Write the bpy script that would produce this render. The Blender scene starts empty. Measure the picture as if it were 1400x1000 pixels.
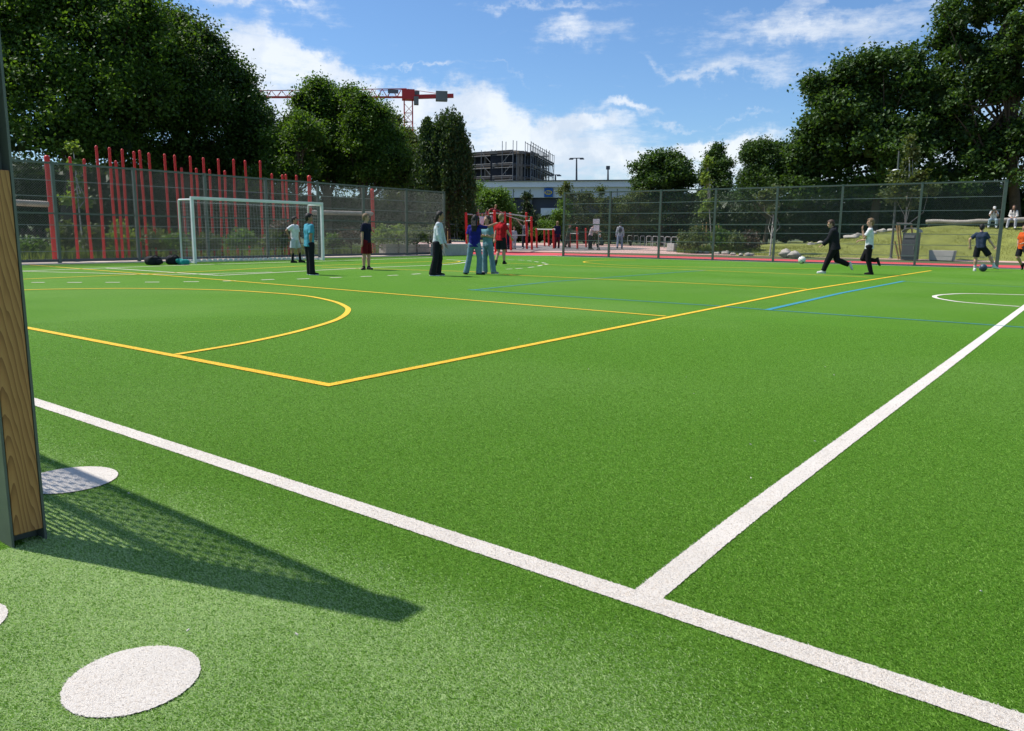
import bpy, bmesh, math, random
import numpy as np
from mathutils import Vector, Matrix

random.seed(7)
RNG = np.random.default_rng(11)
scene = bpy.context.scene
COL = scene.collection
H = 1.15                       # height of the lens above the turf
FPX, PITCH, ROLL, YAW = 1064.49, math.radians(9.748), math.radians(.762), math.radians(52.8386)

# ------------------------------------------------------------------ camera
_fw = np.array([math.sin(YAW)*math.cos(PITCH), math.cos(YAW)*math.cos(PITCH), -math.sin(PITCH)])
_r = np.array([math.cos(YAW), -math.sin(YAW), 0.0])
_u = np.cross(_r, _fw)
_r2 = math.cos(ROLL)*_r + math.sin(ROLL)*_u
_u2 = -math.sin(ROLL)*_r + math.cos(ROLL)*_u
EYE = np.array([0, 0, H])

def ray(x, y):
    return _fw*FPX + _r2*(x-700) - _u2*(y-500)

def gp(x, y, z=0.0):
    """ground point seen at photo position x, y"""
    d = ray(x, y)
    t = (z-H)/d[2]
    return Vector(EYE+t*d)

def dp(x, y, D):
    """point seen at x, y standing D metres away (plan distance)"""
    d = ray(x, y)
    return Vector(EYE + d*D/math.hypot(d[0], d[1]))

def zt(x, y, base):
    """height seen at x, y of something standing at base"""
    return dp(x, y, math.hypot(base[0], base[1])).z

def onplane(x, y, a, b):
    """point seen at x, y on the upright plane through a and b"""
    d = ray(x, y)
    n = np.array([-(b[1]-a[1]), b[0]-a[0], 0.0])
    t = ((np.array([a[0], a[1], 0])-EYE)@n)/(d@n)
    return Vector(EYE+t*d)

cam_data = bpy.data.cameras.new('camera')
cam = bpy.data.objects.new('camera', cam_data)
COL.objects.link(cam)
cam_data.sensor_fit = 'HORIZONTAL'
cam_data.sensor_width = 36
cam_data.lens = 36*FPX/1400
cam_data.clip_start = .05
cam_data.clip_end = 3000
m = Matrix((( _r2[0], _u2[0], -_fw[0], 0), (_r2[1], _u2[1], -_fw[1], 0), (_r2[2], _u2[2], -_fw[2], H), (0, 0, 0, 1)))
cam.matrix_world = m
scene.camera = cam

# ------------------------------------------------------------------ objects
def tag(o, label=None, cat=None, group=None, kind=None):
    if label: o['label'] = label
    if cat: o['category'] = cat
    if group: o['group'] = group
    if kind: o['kind'] = kind
    return o

def thing(name, label, cat, loc=(0, 0, 0), rz=0.0, group=None):
    o = bpy.data.objects.new(name, None)
    o.empty_display_size = .2
    COL.objects.link(o)
    o.location = Vector(loc)
    o.rotation_euler = (0, 0, rz)
    return tag(o, label, cat, group)

def link_mesh(name, me, mat, parent=None, loc=None):
    o = bpy.data.objects.new(name, me)
    if mat is not None: me.materials.append(mat)
    COL.objects.link(o)
    if parent is not None: o.parent = parent
    if loc is not None: o.location = Vector(loc)
    return o

def dup(root, loc, rz=None, label=None, group=None, scale=None):
    r = root.copy(); COL.objects.link(r); r.location = Vector(loc)
    if rz is not None: r.rotation_euler = (0, 0, rz)
    if scale is not None: r.scale = scale
    if label: r['label'] = label
    if group: r['group'] = group
    for ch in list(root.children):
        c = ch.copy(); COL.objects.link(c); c.parent = r
        for g in list(ch.children):
            d = g.copy(); COL.objects.link(d); d.parent = c
    return r

def np_mesh(name, V, F, smooth=False):
    """V (n,3), F (m,k) with equal sized faces"""
    me = bpy.data.meshes.new(name)
    V = np.asarray(V, np.float32); F = np.asarray(F, np.int32)
    m_, k = F.shape
    me.vertices.add(len(V)); me.vertices.foreach_set('co', V.ravel())
    me.loops.add(m_*k); me.loops.foreach_set('vertex_index', F.ravel())
    me.polygons.add(m_); me.polygons.foreach_set('loop_start', np.arange(0, m_*k, k, dtype=np.int32))
    me.polygons.foreach_set('use_smooth', np.full(m_, smooth, dtype=bool))
    me.update(calc_edges=True)
    return me

class MB:
    """collects simple solids, links them as one mesh"""
    def __init__(s): s.v = []; s.f = []; s.sm = []
    def add(s, vs, fs, smooth=False):
        n = len(s.v); s.v += [tuple(p) for p in vs]
        s.f += [tuple(i+n for i in f) for f in fs]; s.sm += [smooth]*len(fs)
    def box(s, c, size, rz=0.0, M=None):
        hx, hy, hz = size[0]/2, size[1]/2, size[2]/2
        R = M if M is not None else Matrix.Rotation(rz, 3, 'Z')
        vs = [Vector(c)+R@Vector((x*hx, y*hy, z*hz)) for x in (-1, 1) for y in (-1, 1) for z in (-1, 1)]
        s.add(vs, [(0, 1, 3, 2), (4, 6, 7, 5), (0, 4, 5, 1), (2, 3, 7, 6), (0, 2, 6, 4), (1, 5, 7, 3)])
    def beam(s, a, b, w, h=None, up=(0, 0, 1), caps=True):
        """square bar from a to b"""
        a = Vector(a); b = Vector(b); h = w if h is None else h
        d = (b-a).normalized(); u = Vector(up)
        if abs(d.dot(u)) > .98: u = Vector((1, 0, 0))
        r = d.cross(u).normalized(); u = r.cross(d)
        vs = [p+r*sx*w/2+u*sy*h/2 for p in (a, b) for sx, sy in ((-1, -1), (1, -1), (1, 1), (-1, 1))]
        fs = [(0, 1, 5, 4), (1, 2, 6, 5), (2, 3, 7, 6), (3, 0, 4, 7)]
        if caps: fs += [(3, 2, 1, 0), (4, 5, 6, 7)]
        s.add(vs, fs)
    def tube(s, pts, rs, n=8, caps=True):
        pts = [Vector(p) for p in pts]
        if not hasattr(rs, '__len__'): rs = [rs]*len(pts)
        vs = []; fs = []
        ref = None
        for i, p in enumerate(pts):
            d = (pts[min(i+1, len(pts)-1)]-pts[max(i-1, 0)]).normalized()
            if ref is None:
                ref = Vector((1, 0, 0)) if abs(d.x) < .8 else Vector((0, 1, 0))
            r = (ref-d*ref.dot(d)).normalized(); ref = r
            u = d.cross(r)
            for k in range(n):
                t = 2*math.pi*k/n
                vs.append(p+(r*math.cos(t)+u*math.sin(t))*rs[i])
        for i in range(len(pts)-1):
            for k in range(n):
                a = i*n+k; b = i*n+(k+1) % n
                fs.append((a, b, b+n, a+n))
        s.add(vs, fs, True)
        if caps:
            L = (len(pts)-1)*n
            s.add(vs[:n][::-1], [tuple(range(n))])
            s.add(vs[L:], [tuple(range(n))])
    def lathe(s, c, prof, n=12):
        """prof: (radius, z) pairs"""
        c = Vector(c); vs = []; fs = []
        for r, z in prof:
            for k in range(n):
                t = 2*math.pi*k/n
                vs.append(c+Vector((r*math.cos(t), r*math.sin(t), z)))
        for i in range(len(prof)-1):
            for k in range(n):
                a = i*n+k; b = i*n+(k+1) % n
                fs.append((a, b, b+n, a+n))
        s.add(vs, fs, True)
    def prism(s, poly, z0, z1):
        n = len(poly)
        vs = [(p[0], p[1], z0) for p in poly]+[(p[0], p[1], z1) for p in poly]
        fs = [tuple(range(n))[::-1], tuple(range(n, 2*n))]+[(i, (i+1) % n, (i+1) % n+n, i+n) for i in range(n)]
        s.add(vs, fs)
    def build(s, name, mat, parent=None, bevel=0.0, world=True):
        """vertices are world positions when world is True and the parent is unrotated"""
        off = Vector((0, 0, 0))
        if parent is not None and world:
            p = parent
            while p is not None:
                off += p.location; p = p.parent
        me = bpy.data.meshes.new(name)
        me.from_pydata([(v[0]-off.x, v[1]-off.y, v[2]-off.z) for v in s.v], [], s.f)
        me.polygons.foreach_set('use_smooth', s.sm)
        if bevel > 0:
            bm = bmesh.new(); bm.from_mesh(me)
            es = [e for e in bm.edges if len(e.link_faces) == 2 and e.calc_face_angle() > .6]
            bmesh.ops.bevel(bm, geom=es, offset=bevel, segments=2, affect='EDGES', profile=.6)
            bm.to_mesh(me); bm.free()
        return link_mesh(name, me, mat, parent)

# ------------------------------------------------------------------ materials
def nodes_of(name):
    mt = bpy.data.materials.new(name); mt.use_nodes = True
    nt = mt.node_tree
    return mt, nt, nt.nodes['Principled BSDF']

def N(nt, t, **kw):
    n = nt.nodes.new(t)
    for k, v in kw.items():
        if k in n.inputs: n.inputs[k].default_value = v
        else: setattr(n, k, v)
    return n

def c4(c): return (c[0], c[1], c[2], 1)

def noise(nt, scale, detail=4, rough=.6, vec=None, coord='Object'):
    n = N(nt, 'ShaderNodeTexNoise'); n.inputs['Scale'].default_value = scale
    n.inputs['Detail'].default_value = detail; n.inputs['Roughness'].default_value = rough
    if vec is None:
        tc = N(nt, 'ShaderNodeTexCoord'); vec = tc.outputs[coord]
    nt.links.new(vec, n.inputs['Vector'])
    return n

def ramp(nt, fac, stops):
    r = N(nt, 'ShaderNodeValToRGB')
    el = r.color_ramp.elements
    while len(el) < len(stops): el.new(.5)
    for e, (p, c) in zip(el, stops): e.position = p; e.color = c4(c)
    nt.links.new(fac, r.inputs['Fac'])
    return r

def mixc(nt, fac, a, b, mode='MIX'):
    mx = N(nt, 'ShaderNodeMix', data_type='RGBA', blend_type=mode)
    for sock, val in ((mx.inputs['Factor'], fac), (mx.inputs['A'], a), (mx.inputs['B'], b)):
        if isinstance(val, (int, float)): sock.default_value = val
        elif isinstance(val, tuple): sock.default_value = c4(val) if len(val) == 3 else val
        else: nt.links.new(val, sock)
    return mx.outputs['Result']

def mathn(nt, op, a, b=None, clamp=False):
    n = N(nt, 'ShaderNodeMath', operation=op); n.use_clamp = clamp
    for s_, v in zip(n.inputs, (a, b)):
        if v is None: continue
        if isinstance(v, (int, float)): s_.default_value = v
        else: nt.links.new(v, s_)
    return n.outputs[0]

def mat(name, a, b=None, scale=6.0, rough=.8, bump=0.0, bscale=60.0, metal=0.0, spec=.3, detail=5):
    mt, nt, P = nodes_of(name)
    b = b or tuple(x*.75 for x in a)
    n = noise(nt, scale, detail)
    r = ramp(nt, n.outputs['Fac'], [(.3, b), (.7, a)])
    nt.links.new(r.outputs['Color'], P.inputs['Base Color'])
    P.inputs['Roughness'].default_value = rough
    P.inputs['Metallic'].default_value = metal
    P.inputs['Specular IOR Level'].default_value = spec
    if bump > 0:
        n2 = noise(nt, bscale, 5)
        bp = N(nt, 'ShaderNodeBump'); bp.inputs['Strength'].default_value = bump; bp.inputs['Distance'].default_value = .02
        nt.links.new(n2.outputs['Fac'], bp.inputs['Height'])
        nt.links.new(bp.outputs['Normal'], P.inputs['Normal'])
    return mt

def leaf_mat(name, a, b, trans=.35):
    mt, nt, P = nodes_of(name)
    out = nt.nodes['Material Output']
    geo = N(nt, 'ShaderNodeNewGeometry')
    n = noise(nt, .5, 3)
    f = mathn(nt, 'ADD', mathn(nt, 'MULTIPLY', geo.outputs['Random Per Island'], .6), mathn(nt, 'MULTIPLY', n.outputs['Fac'], .5))
    r = ramp(nt, f, [(.25, b), (.85, a)])
    nt.links.new(r.outputs['Color'], P.inputs['Base Color'])
    P.inputs['Roughness'].default_value = .55
    P.inputs['Specular IOR Level'].default_value = .35
    tr = N(nt, 'ShaderNodeBsdfTranslucent')
    tc = mixc(nt, 1.0, r.outputs['Color'], (1.3, 1.25, .45), 'MULTIPLY')
    nt.links.new(tc, tr.inputs['Color'])
    mx = N(nt, 'ShaderNodeMixShader'); mx.inputs[0].default_value = trans
    nt.links.new(P.outputs[0], mx.inputs[1]); nt.links.new(tr.outputs[0], mx.inputs[2])
    nt.links.new(mx.outputs[0], out.inputs['Surface'])
    return mt

MAT = dict(
    steel=mat('grey_green_steel', (.15, .165, .14), (.115, .13, .11), 8, .45, .02, 200, .3),
    galv=mat('galvanised_steel', (.27, .285, .26), (.20, .215, .20), 6, .45, .03, 120, .4),
    wire=mat('fence_wire', (.15, .168, .15), (.115, .13, .115), 3, .5, 0, 1, .2),
    red=mat('red_lacquer', (.64, .032, .026), (.54, .028, .024), 3, .4),
    white_paint=mat('white_painted_metal', (.74, .76, .75), (.62, .65, .63), 4, .4),
    cord=mat('white_cord', (.55, .57, .55), None, 4, .9),
    concrete=mat('concrete', (.46, .44, .40), (.36, .345, .32), 5, .9, .25, 60),
    stone=mat('pale_boulder', (.50, .46, .40), (.33, .30, .26), 3, .9, .6, 9),
    log=mat('weathered_log', (.42, .38, .33), (.28, .25, .21), 4, .85, .4, 30),
    slat=mat('yellow_wood', (.45, .30, .12), (.34, .22, .09), 12, .8),
    grey_dark=mat('dark_grey_sheet', (.10, .105, .11), (.075, .08, .085), 6, .5),
    black_rubber=mat('black_rubber', (.02, .02, .022), None, 8, .7),
    bark=mat('bark', (.10, .075, .05), (.055, .042, .03), 9, .95, .5, 25),
    bark_pale=mat('pale_bark', (.50, .48, .42), (.30, .28, .24), 9, .95, .3, 25),
)

# ------------------------------------------------------------------ light
SUN_EL = math.radians(57)
SUN_DIR = Vector((-.31, .951, 0)).normalized()          # plan direction towards the sun
w = bpy.data.worlds.new('World'); scene.world = w; w.use_nodes = True
nt = w.node_tree
bg = nt.nodes['Background']
sky = N(nt, 'ShaderNodeTexSky', sky_type='NISHITA')
sky.sun_disc = False
sky.sun_elevation = SUN_EL
sky.sun_rotation = math.atan2(SUN_DIR.x, SUN_DIR.y)
sky.altitude = 20; sky.air_density = 1.0; sky.dust_density = .5; sky.ozone_density = 1.6
bg.inputs['Strength'].default_value = .1
tc = N(nt, 'ShaderNodeTexCoord')
VEC = tc.outputs['Generated']

def vmath(op, a, b=None, scale=None):
    n = N(nt, 'ShaderNodeVectorMath', operation=op)
    for s_, v in zip(n.inputs, (a, b)):
        if v is None: continue
        if isinstance(v, (tuple, Vector)): s_.default_value = tuple(v)
        else: nt.links.new(v, s_)
    if scale is not None: n.inputs['Scale'].default_value = scale
    return n
# ragged direction: the view direction pushed about by noise
def clouds():
    nz = N(nt, 'ShaderNodeTexNoise'); nz.inputs['Scale'].default_value = 9; nz.inputs['Detail'].default_value = 8
    nz.inputs['Roughness'].default_value = .62
    nt.links.new(VEC, nz.inputs['Vector'])
    off = vmath('SUBTRACT', nz.outputs['Color'], (.5, .5, .5))
    off = vmath('SCALE', off.outputs[0], scale=.13)
    wv = vmath('ADD', VEC, off.outputs[0]).outputs[0]
    tot = None
    # centre px, py, half width, half height (photo px), weight, tilt (px drop per px right), edge
    for cx, cy, hw, hh, wt, tilt in CLOUDS:
        d0 = Vector(ray(cx, cy)).normalized()
        ax = Vector(ray(cx+40, cy+40*tilt)).normalized()-d0
        ay = Vector(ray(cx-40*tilt, cy+40)).normalized()-d0
        sx = ax.length/40/math.hypot(1, tilt); sy = ay.length/40/math.hypot(1, tilt)
        ax.normalize(); ay.normalize()
        rel = vmath('SUBTRACT', wv, tuple(d0)).outputs[0]
        u = vmath('DOT_PRODUCT', rel, tuple(ax/(sx*hw))).outputs['Value']
        v = vmath('DOT_PRODUCT', rel, tuple(ay/(sy*hh))).outputs['Value']
        q = mathn(nt, 'ADD', mathn(nt, 'MULTIPLY', u, u), mathn(nt, 'MULTIPLY', v, v))
        fwd = mathn(nt, 'GREATER_THAN', vmath('DOT_PRODUCT', VEC, tuple(d0)).outputs['Value'], .3)
        g = mathn(nt, 'MULTIPLY', mathn(nt, 'EXPONENT', mathn(nt, 'MULTIPLY', q, -1.0)), wt)
        g = mathn(nt, 'MULTIPLY', g, fwd)
        tot = g if tot is None else mathn(nt, 'ADD', tot, g)
    return tot, wv

CLOUDS = [
    (345, 3, 95, 12, 1.0, .05), (440, 92, 170, 17, .95, .25), (330, 85, 90, 22, .9, .2), (370, 150, 150, 48, .95, .1),
    (640, 165, 170, 32, .8, .12), (775, 42, 46, 22, .95, -.05), (845, 50, 32, 16, .45, .2), (740, 4, 110, 8, .6, 0),
    (872, 141, 48, 9, 1.0, -.02), (800, 168, 75, 11, .9, .05), (700, 195, 240, 40, .72, .05), (810, 222, 90, 12, .85, .05),
    (940, 156, 40, 5, .55, .15), (1020, 148, 50, 5, .55, .05), (955, 86, 80, 9, .6, .25), (1070, 42, 110, 20, .95, .1),
    (1060, 92, 110, 18, .62, .22), (1180, 55, 80, 32, .5, .2), (1100, 15, 170, 8, .35, .1), (955, 198, 70, 11, .9, -.1), (1030, 195, 60, 18, .8, 0),
    (880, 248, 500, 42, .8, 0), (1260, 20, 80, 34, .4, 0), (560, 95, 70, 4, .5, .2), (680, 105, 60, 4, .45, .05), (200, 60, 200, 90, .4, 0), (1330, 200, 150, 90, .7, 0)]
cl, wv = clouds()
# wisps, then broken cover added out of the frame to whiten ambient light
fine = N(nt, 'ShaderNodeTexNoise'); fine.inputs['Scale'].default_value = 26; fine.inputs['Detail'].default_value = 9; fine.inputs['Roughness'].default_value = .65
mp = N(nt, 'ShaderNodeMapping'); mp.inputs['Scale'].default_value = (1, 1, 3.8)
nt.links.new(VEC, mp.inputs['Vector']); nt.links.new(mp.outputs[0], fine.inputs['Vector'])
body = mathn(nt, 'ADD', cl, mathn(nt, 'MULTIPLY', mathn(nt, 'SUBTRACT', fine.outputs['Fac'], .5), 1.5))
mr = N(nt, 'ShaderNodeMapRange', interpolation_type='SMOOTHSTEP')
mr.inputs['From Min'].default_value = .16; mr.inputs['From Max'].default_value = 1.32
nt.links.new(body, mr.inputs['Value'])
dens = mr.outputs['Result']
soft = N(nt, 'ShaderNodeTexNoise'); soft.inputs['Scale'].default_value = 16; soft.inputs['Detail'].default_value = 6
nt.links.new(wv, soft.inputs['Vector'])
ccol = ramp(nt, soft.outputs['Fac'], [(.34, (6.3, 7.0, 8.0)), (.58, (8.6, 8.9, 9.2))])
skyc = mixc(nt, 1.0, sky.outputs['Color'], (.74, .98, 1.24), 'MULTIPLY')
ambient_cover = N(nt, 'ShaderNodeMapRange', interpolation_type='SMOOTHSTEP'); ambient_cover.inputs['From Min'].default_value = .72; ambient_cover.inputs['From Max'].default_value = .35
nt.links.new(vmath('DOT_PRODUCT', VEC, tuple(_fw)).outputs['Value'], ambient_cover.inputs['Value'])
big = N(nt, 'ShaderNodeTexNoise'); big.inputs['Scale'].default_value = 3.5; big.inputs['Detail'].default_value = 7; nt.links.new(VEC, big.inputs['Vector'])
bm_ = N(nt, 'ShaderNodeMapRange', interpolation_type='SMOOTHSTEP'); bm_.inputs['From Min'].default_value = .44; bm_.inputs['From Max'].default_value = .64
nt.links.new(big.outputs['Fac'], bm_.inputs['Value'])
dens = mathn(nt, 'MAXIMUM', dens, mathn(nt, 'MULTIPLY', mathn(nt, 'MULTIPLY', ambient_cover.outputs['Result'], bm_.outputs['Result']), .45))
final = mixc(nt, mathn(nt, 'MULTIPLY', dens, .84), skyc, ccol.outputs['Color'])
nt.links.new(final, bg.inputs['Color'])

sl = bpy.data.lights.new('sun', 'SUN'); so = bpy.data.objects.new('sun', sl); COL.objects.link(so)
sl.energy = 5.0; sl.angle = math.radians(.53); sl.color = (1, .955, .88)
sd = Vector((SUN_DIR.x*math.cos(SUN_EL), SUN_DIR.y*math.cos(SUN_EL), math.sin(SUN_EL)))
so.rotation_euler = sd.to_track_quat('Z', 'Y').to_euler()
so.location = (0, 0, 30)
scene.view_settings.view_transform = 'Standard'
scene.view_settings.look = 'None'
scene.view_settings.exposure = 0.22
scene.view_settings.gamma = 1.0
scene.render.engine = 'CYCLES'
# ------------------------------------------------------------------ the ground
def poly_sheet(name, pts, z, mt, kind='structure'):
    me = bpy.data.meshes.new(name)
    me.from_pydata([(p[0], p[1], z) for p in pts], [], [tuple(range(len(pts)))])
    if me.polygons[0].normal.z < 0: me.flip_normals()
    o = link_mesh(name, me, mt)
    return tag(o, kind=kind)

def turf_mat():
    mt, nt, P = nodes_of('artificial_turf')
    tc = N(nt, 'ShaderNodeTexCoord'); V = tc.outputs['Object']
    # stretched tufts: the pile leans one way
    mp = N(nt, 'ShaderNodeMapping'); mp.inputs['Rotation'].default_value = (0, 0, .5); mp.inputs['Scale'].default_value = (1, .55, 1)
    nt.links.new(V, mp.inputs['Vector'])
    tuft = noise(nt, 230, 5, .75, mp.outputs[0])
    clump = noise(nt, 42, 3, .6, V)
    patch = noise(nt, 1.1, 4, .55, V)
    broad = noise(nt, .22, 3, .5, V)
    f = mathn(nt, 'ADD', mathn(nt, 'MULTIPLY', tuft.outputs['Fac'], .8), mathn(nt, 'MULTIPLY', clump.outputs['Fac'], .28))
    green = ramp(nt, f, [(.38, (.020, .075, .004)), (.54, (.074, .200, .014)), (.72, (.20, .36, .035))])
    # quartz infill, with brushed-pile sheen painted into the colour, thicker outside the touch line
    sp = N(nt, 'ShaderNodeSeparateXYZ'); nt.links.new(V, sp.inputs[0])
    def rng(v, a, b):
        r = N(nt, 'ShaderNodeMapRange', interpolation_type='SMOOTHSTEP')
        r.inputs['From Min'].default_value = a; r.inputs['From Max'].default_value = b
        nt.links.new(v, r.inputs['Value']); return r.outputs['Result']
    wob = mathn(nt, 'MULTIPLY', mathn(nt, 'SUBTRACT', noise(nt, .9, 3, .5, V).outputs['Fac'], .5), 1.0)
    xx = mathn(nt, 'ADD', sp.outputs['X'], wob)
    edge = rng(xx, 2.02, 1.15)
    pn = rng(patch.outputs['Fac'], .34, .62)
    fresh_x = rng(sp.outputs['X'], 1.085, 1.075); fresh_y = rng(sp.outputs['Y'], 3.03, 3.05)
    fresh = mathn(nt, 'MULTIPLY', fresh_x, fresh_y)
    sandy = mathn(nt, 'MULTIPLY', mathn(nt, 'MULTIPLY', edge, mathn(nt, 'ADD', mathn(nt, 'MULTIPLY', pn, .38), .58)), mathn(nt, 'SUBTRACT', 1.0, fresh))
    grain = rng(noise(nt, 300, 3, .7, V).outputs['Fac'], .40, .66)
    sand_sheen_f = mathn(nt, 'MULTIPLY', sandy, mathn(nt, 'ADD', mathn(nt, 'MULTIPLY', grain, .62), .13))
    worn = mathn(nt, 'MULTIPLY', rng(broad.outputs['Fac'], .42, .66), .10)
    col = mixc(nt, mathn(nt, 'ADD', mathn(nt, 'MULTIPLY', sand_sheen_f, .9), mathn(nt, 'MULTIPLY', worn, grain), True), green.outputs['Color'], (.60, .70, .36))
    # darker drifts in the pitch
    dk = rng(noise(nt, .55, 4, .6, V).outputs['Fac'], .45, .72)
    col = mixc(nt, mathn(nt, 'MULTIPLY', dk, .35), col, (.72, .80, .55), 'MULTIPLY')
    nt.links.new(col, P.inputs['Base Color'])
    P.inputs['Roughness'].default_value = .75
    P.inputs['Specular IOR Level'].default_value = .08
    bp = N(nt, 'ShaderNodeBump'); bp.inputs['Strength'].default_value = .9; bp.inputs['Distance'].default_value = .012
    nt.links.new(f, bp.inputs['Height']); nt.links.new(bp.outputs['Normal'], P.inputs['Normal'])
    return mt

def line_mat(name, a, b, grass):
    mt, nt, P = nodes_of(name)
    n = noise(nt, 260, 4, .7); n2 = noise(nt, 3, 3)
    f = mathn(nt, 'ADD', mathn(nt, 'MULTIPLY', n.outputs['Fac'], .75), mathn(nt, 'MULTIPLY', n2.outputs['Fac'], .3))
    r = ramp(nt, f, [(.30, grass), (.44, b), (.62, a)])
    nt.links.new(r.outputs['Color'], P.inputs['Base Color'])
    P.inputs['Roughness'].default_value = .8
    bp = N(nt, 'ShaderNodeBump'); bp.inputs['Strength'].default_value = .8; bp.inputs['Distance'].default_value = .01
    nt.links.new(n.outputs['Fac'], bp.inputs['Height']); nt.links.new(bp.outputs['Normal'], P.inputs['Normal'])
    return mt

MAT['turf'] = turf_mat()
MAT['line_white'] = line_mat('white_turf_line', (.78, .72, .645), (.66, .60, .53), (.56, .53, .45))
MAT['line_yellow'] = line_mat('yellow_turf_line', (.86, .56, .02), (.74, .42, .012), (.40, .26, .02))
MAT['line_blue'] = line_mat('blue_turf_line', (.025, .25, .36), (.03, .23, .28), (.06, .24, .12))
MAT['soil'] = mat('rough_ground', (.10, .13, .05), (.065, .075, .035), .6, .95, .4, 20)
MAT['paving'] = mat('beige_paving', (.56, .46, .38), (.47, .38, .31), 1.2, .9, .1, 40)
MAT['pinkpave'] = mat('pink_paving', (.55, .36, .31), (.47, .31, .27), .7, .9, .1, 40)
MAT['track'] = mat('red_track', (.56, .075, .082), (.48, .06, .066), .8, .85, .15, 80)
MAT['asphalt'] = mat('grey_rubber_ground', (.20, .175, .17), (.16, .14, .14), .8, .9, .1, 60)

FL = (onplane(82, 361, (0, 25.56), (1, 25.56)), None)
Y_FENCE = 25.56
FR0 = gp(770, 350.6); FR1 = gp(1362, 367.0)
fr_dir = (FR1-FR0).normalized(); fr_nor = Vector((-fr_dir.y, fr_dir.x, 0))     # away from the pitch
if fr_nor.x < 0: fr_nor = -fr_nor
def fr(t, off=0.0):       # t metres along the right fence from its far end, off metres outside it
    return FR0+fr_dir*t+fr_nor*off
FR_LEN = (FR1-FR0).length

ground_o = poly_sheet('ground', [(-900, -900), (1400, -900), (1400, 1400), (-900, 1400)], -.035, MAT['soil'])
farL = Vector((28.4, 25.2, 0))
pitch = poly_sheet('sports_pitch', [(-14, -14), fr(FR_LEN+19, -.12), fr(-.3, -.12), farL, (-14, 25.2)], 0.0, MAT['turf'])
poly_sheet('paving', [(-14, 25.2), farL, farL+Vector((.6, 4.2, 0)), (-14, 28.6)], -.012, MAT['paving'])
# bare kerb strip that edges the pitch under the fences
kerb = MB()
kerb.beam((-14, 25.42, -.005), (28.3, 25.42, -.005), .3, .06)
kerb.beam(fr(-.3, .12)+Vector((0, 0, -.005)), fr(FR_LEN+19, .12)+Vector((0, 0, -.005)), .26, .06)
kerb.beam(farL+Vector((.1, .25, -.012)), fr(-.3, .22)+Vector((0, 0, -.012)), .4, .06)
tag(kerb.build('kerb', MAT['concrete']), kind='structure')
poly_sheet('running_track', [fr(-7, .25), fr(FR_LEN+19, .25), fr(FR_LEN+19, 4.2), fr(-10, 6.2)], -.016, MAT['track'])
def pxpoly(pts): return [gp(*p) for p in pts]
poly_sheet('path', pxpoly([(560, 352), (700, 343.5), (900, 346.8), (1100, 351.4), (1250, 355.5), (1420, 359.6), (1420, 355.2), (1250, 351.5), (1100, 347.5), (960, 342.5), (880, 335.5), (760, 331.8), (560, 331)]), -.020, MAT['pinkpave'])
poly_sheet('play_surface', pxpoly([(640, 340.5), (700, 342.8), (800, 342.9), (868, 341.2), (890, 339.8), (860, 338.2), (800, 336.5), (700, 335.4), (630, 336.5)]), -.0165, MAT['asphalt'])
poly_sheet('sand_path', [(-20, 46), (3, 46), (5.5, 47), (6, 52), (-20, 58)], -.02, MAT['paving'])

# ------------------------------------------------------------------ markings
def strip(name, pts, w, z, mt, closed=False):
    """a woven-in line: ragged edges close to the lens"""
    P = [Vector((p[0], p[1], 0)) for p in pts]
    dense = []
    for a, b in zip(P, P[1:]):
        L = (b-a).length; s = 0.0
        while s < L:
            q = a+(b-a)*(s/L); dense.append(q)
            s += max(.012, min(.5, q.length**2*.0008))
    dense.append(P[-1])
    vs = []; fs = []
    for i, q in enumerate(dense):
        d = (dense[min(i+1, len(dense)-1)]-dense[max(i-1, 0)]).normalized()
        n = Vector((-d.y, d.x, 0))
        j = .002 if q.length < 9 else 0
        vs += [q+n*(w/2+random.uniform(-j, j)), q-n*(w/2+random.uniform(-j, j))]
        if i: k = 2*i; fs.append((k-2, k-1, k+1, k))
    me = bpy.data.meshes.new(name)
    me.from_pydata([(v.x, v.y, z) for v in vs], [], fs)
    if me.polygons[0].normal.z < 0: me.flip_normals()
    return tag(link_mesh(name, me, mt), kind='structure')

def smooth_px(pts, n=8):
    """Catmull-Rom through photo points, laid on the turf"""
    P = [gp(*p) for p in pts]; out = []
    for i in range(len(P)-1):
        p0 = P[max(i-1, 0)]; p1 = P[i]; p2 = P[i+1]; p3 = P[min(i+2, len(P)-1)]
        for k in range(n):
            t = k/n
            out.append(.5*((2*p1)+(p2-p0)*t+(2*p0-5*p1+4*p2-p3)*t*t+(3*p1-p0-3*p2+p3)*t**3))
    out.append(P[-1]); return out

W, Y, B = MAT['line_white'], MAT['line_yellow'], MAT['line_blue']
LW = .098
tl = 1.825*H                                            # touch line: x is constant
strip('white_line', [(tl, -3), (tl, 24.6)], LW, .004, W)
RIGHT_LINE = smooth_px([(884, 816), (1024, 703.5), (1170, 593), (1321.8, 479.5), (1400, 420.5), (1412, 411.4)], 6)
strip('white_line', RIGHT_LINE, LW, .0042, W)
cor = gp(450, 527.5)
strip('yellow_line', [gp(-120, 420), gp(34, 448.3), cor], .083, .006, Y)
strip('yellow_line', [cor-Vector((.04, 0, 0)), gp(850, 447.2), gp(1100, 397.2), gp(1273, 370.4)], .083, .0064, Y)
strip('yellow_line', pxpoly([(28, 361.5), (200, 375.2), (300, 383), (600, 407.5), (910, 433)]), .075, .006, Y)
strip('yellow_line', smooth_px([(-60, 402), (30, 397.2), (100, 395.6), (190, 395), (300, 397), (370, 401), (420, 405.5), (455, 412.5), (472, 419.5), (476, 425), (469, 433), (450, 441.5), (400, 455.5), (330, 470.5), (241, 485.5)], 12), .078, .0066, Y)
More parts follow.
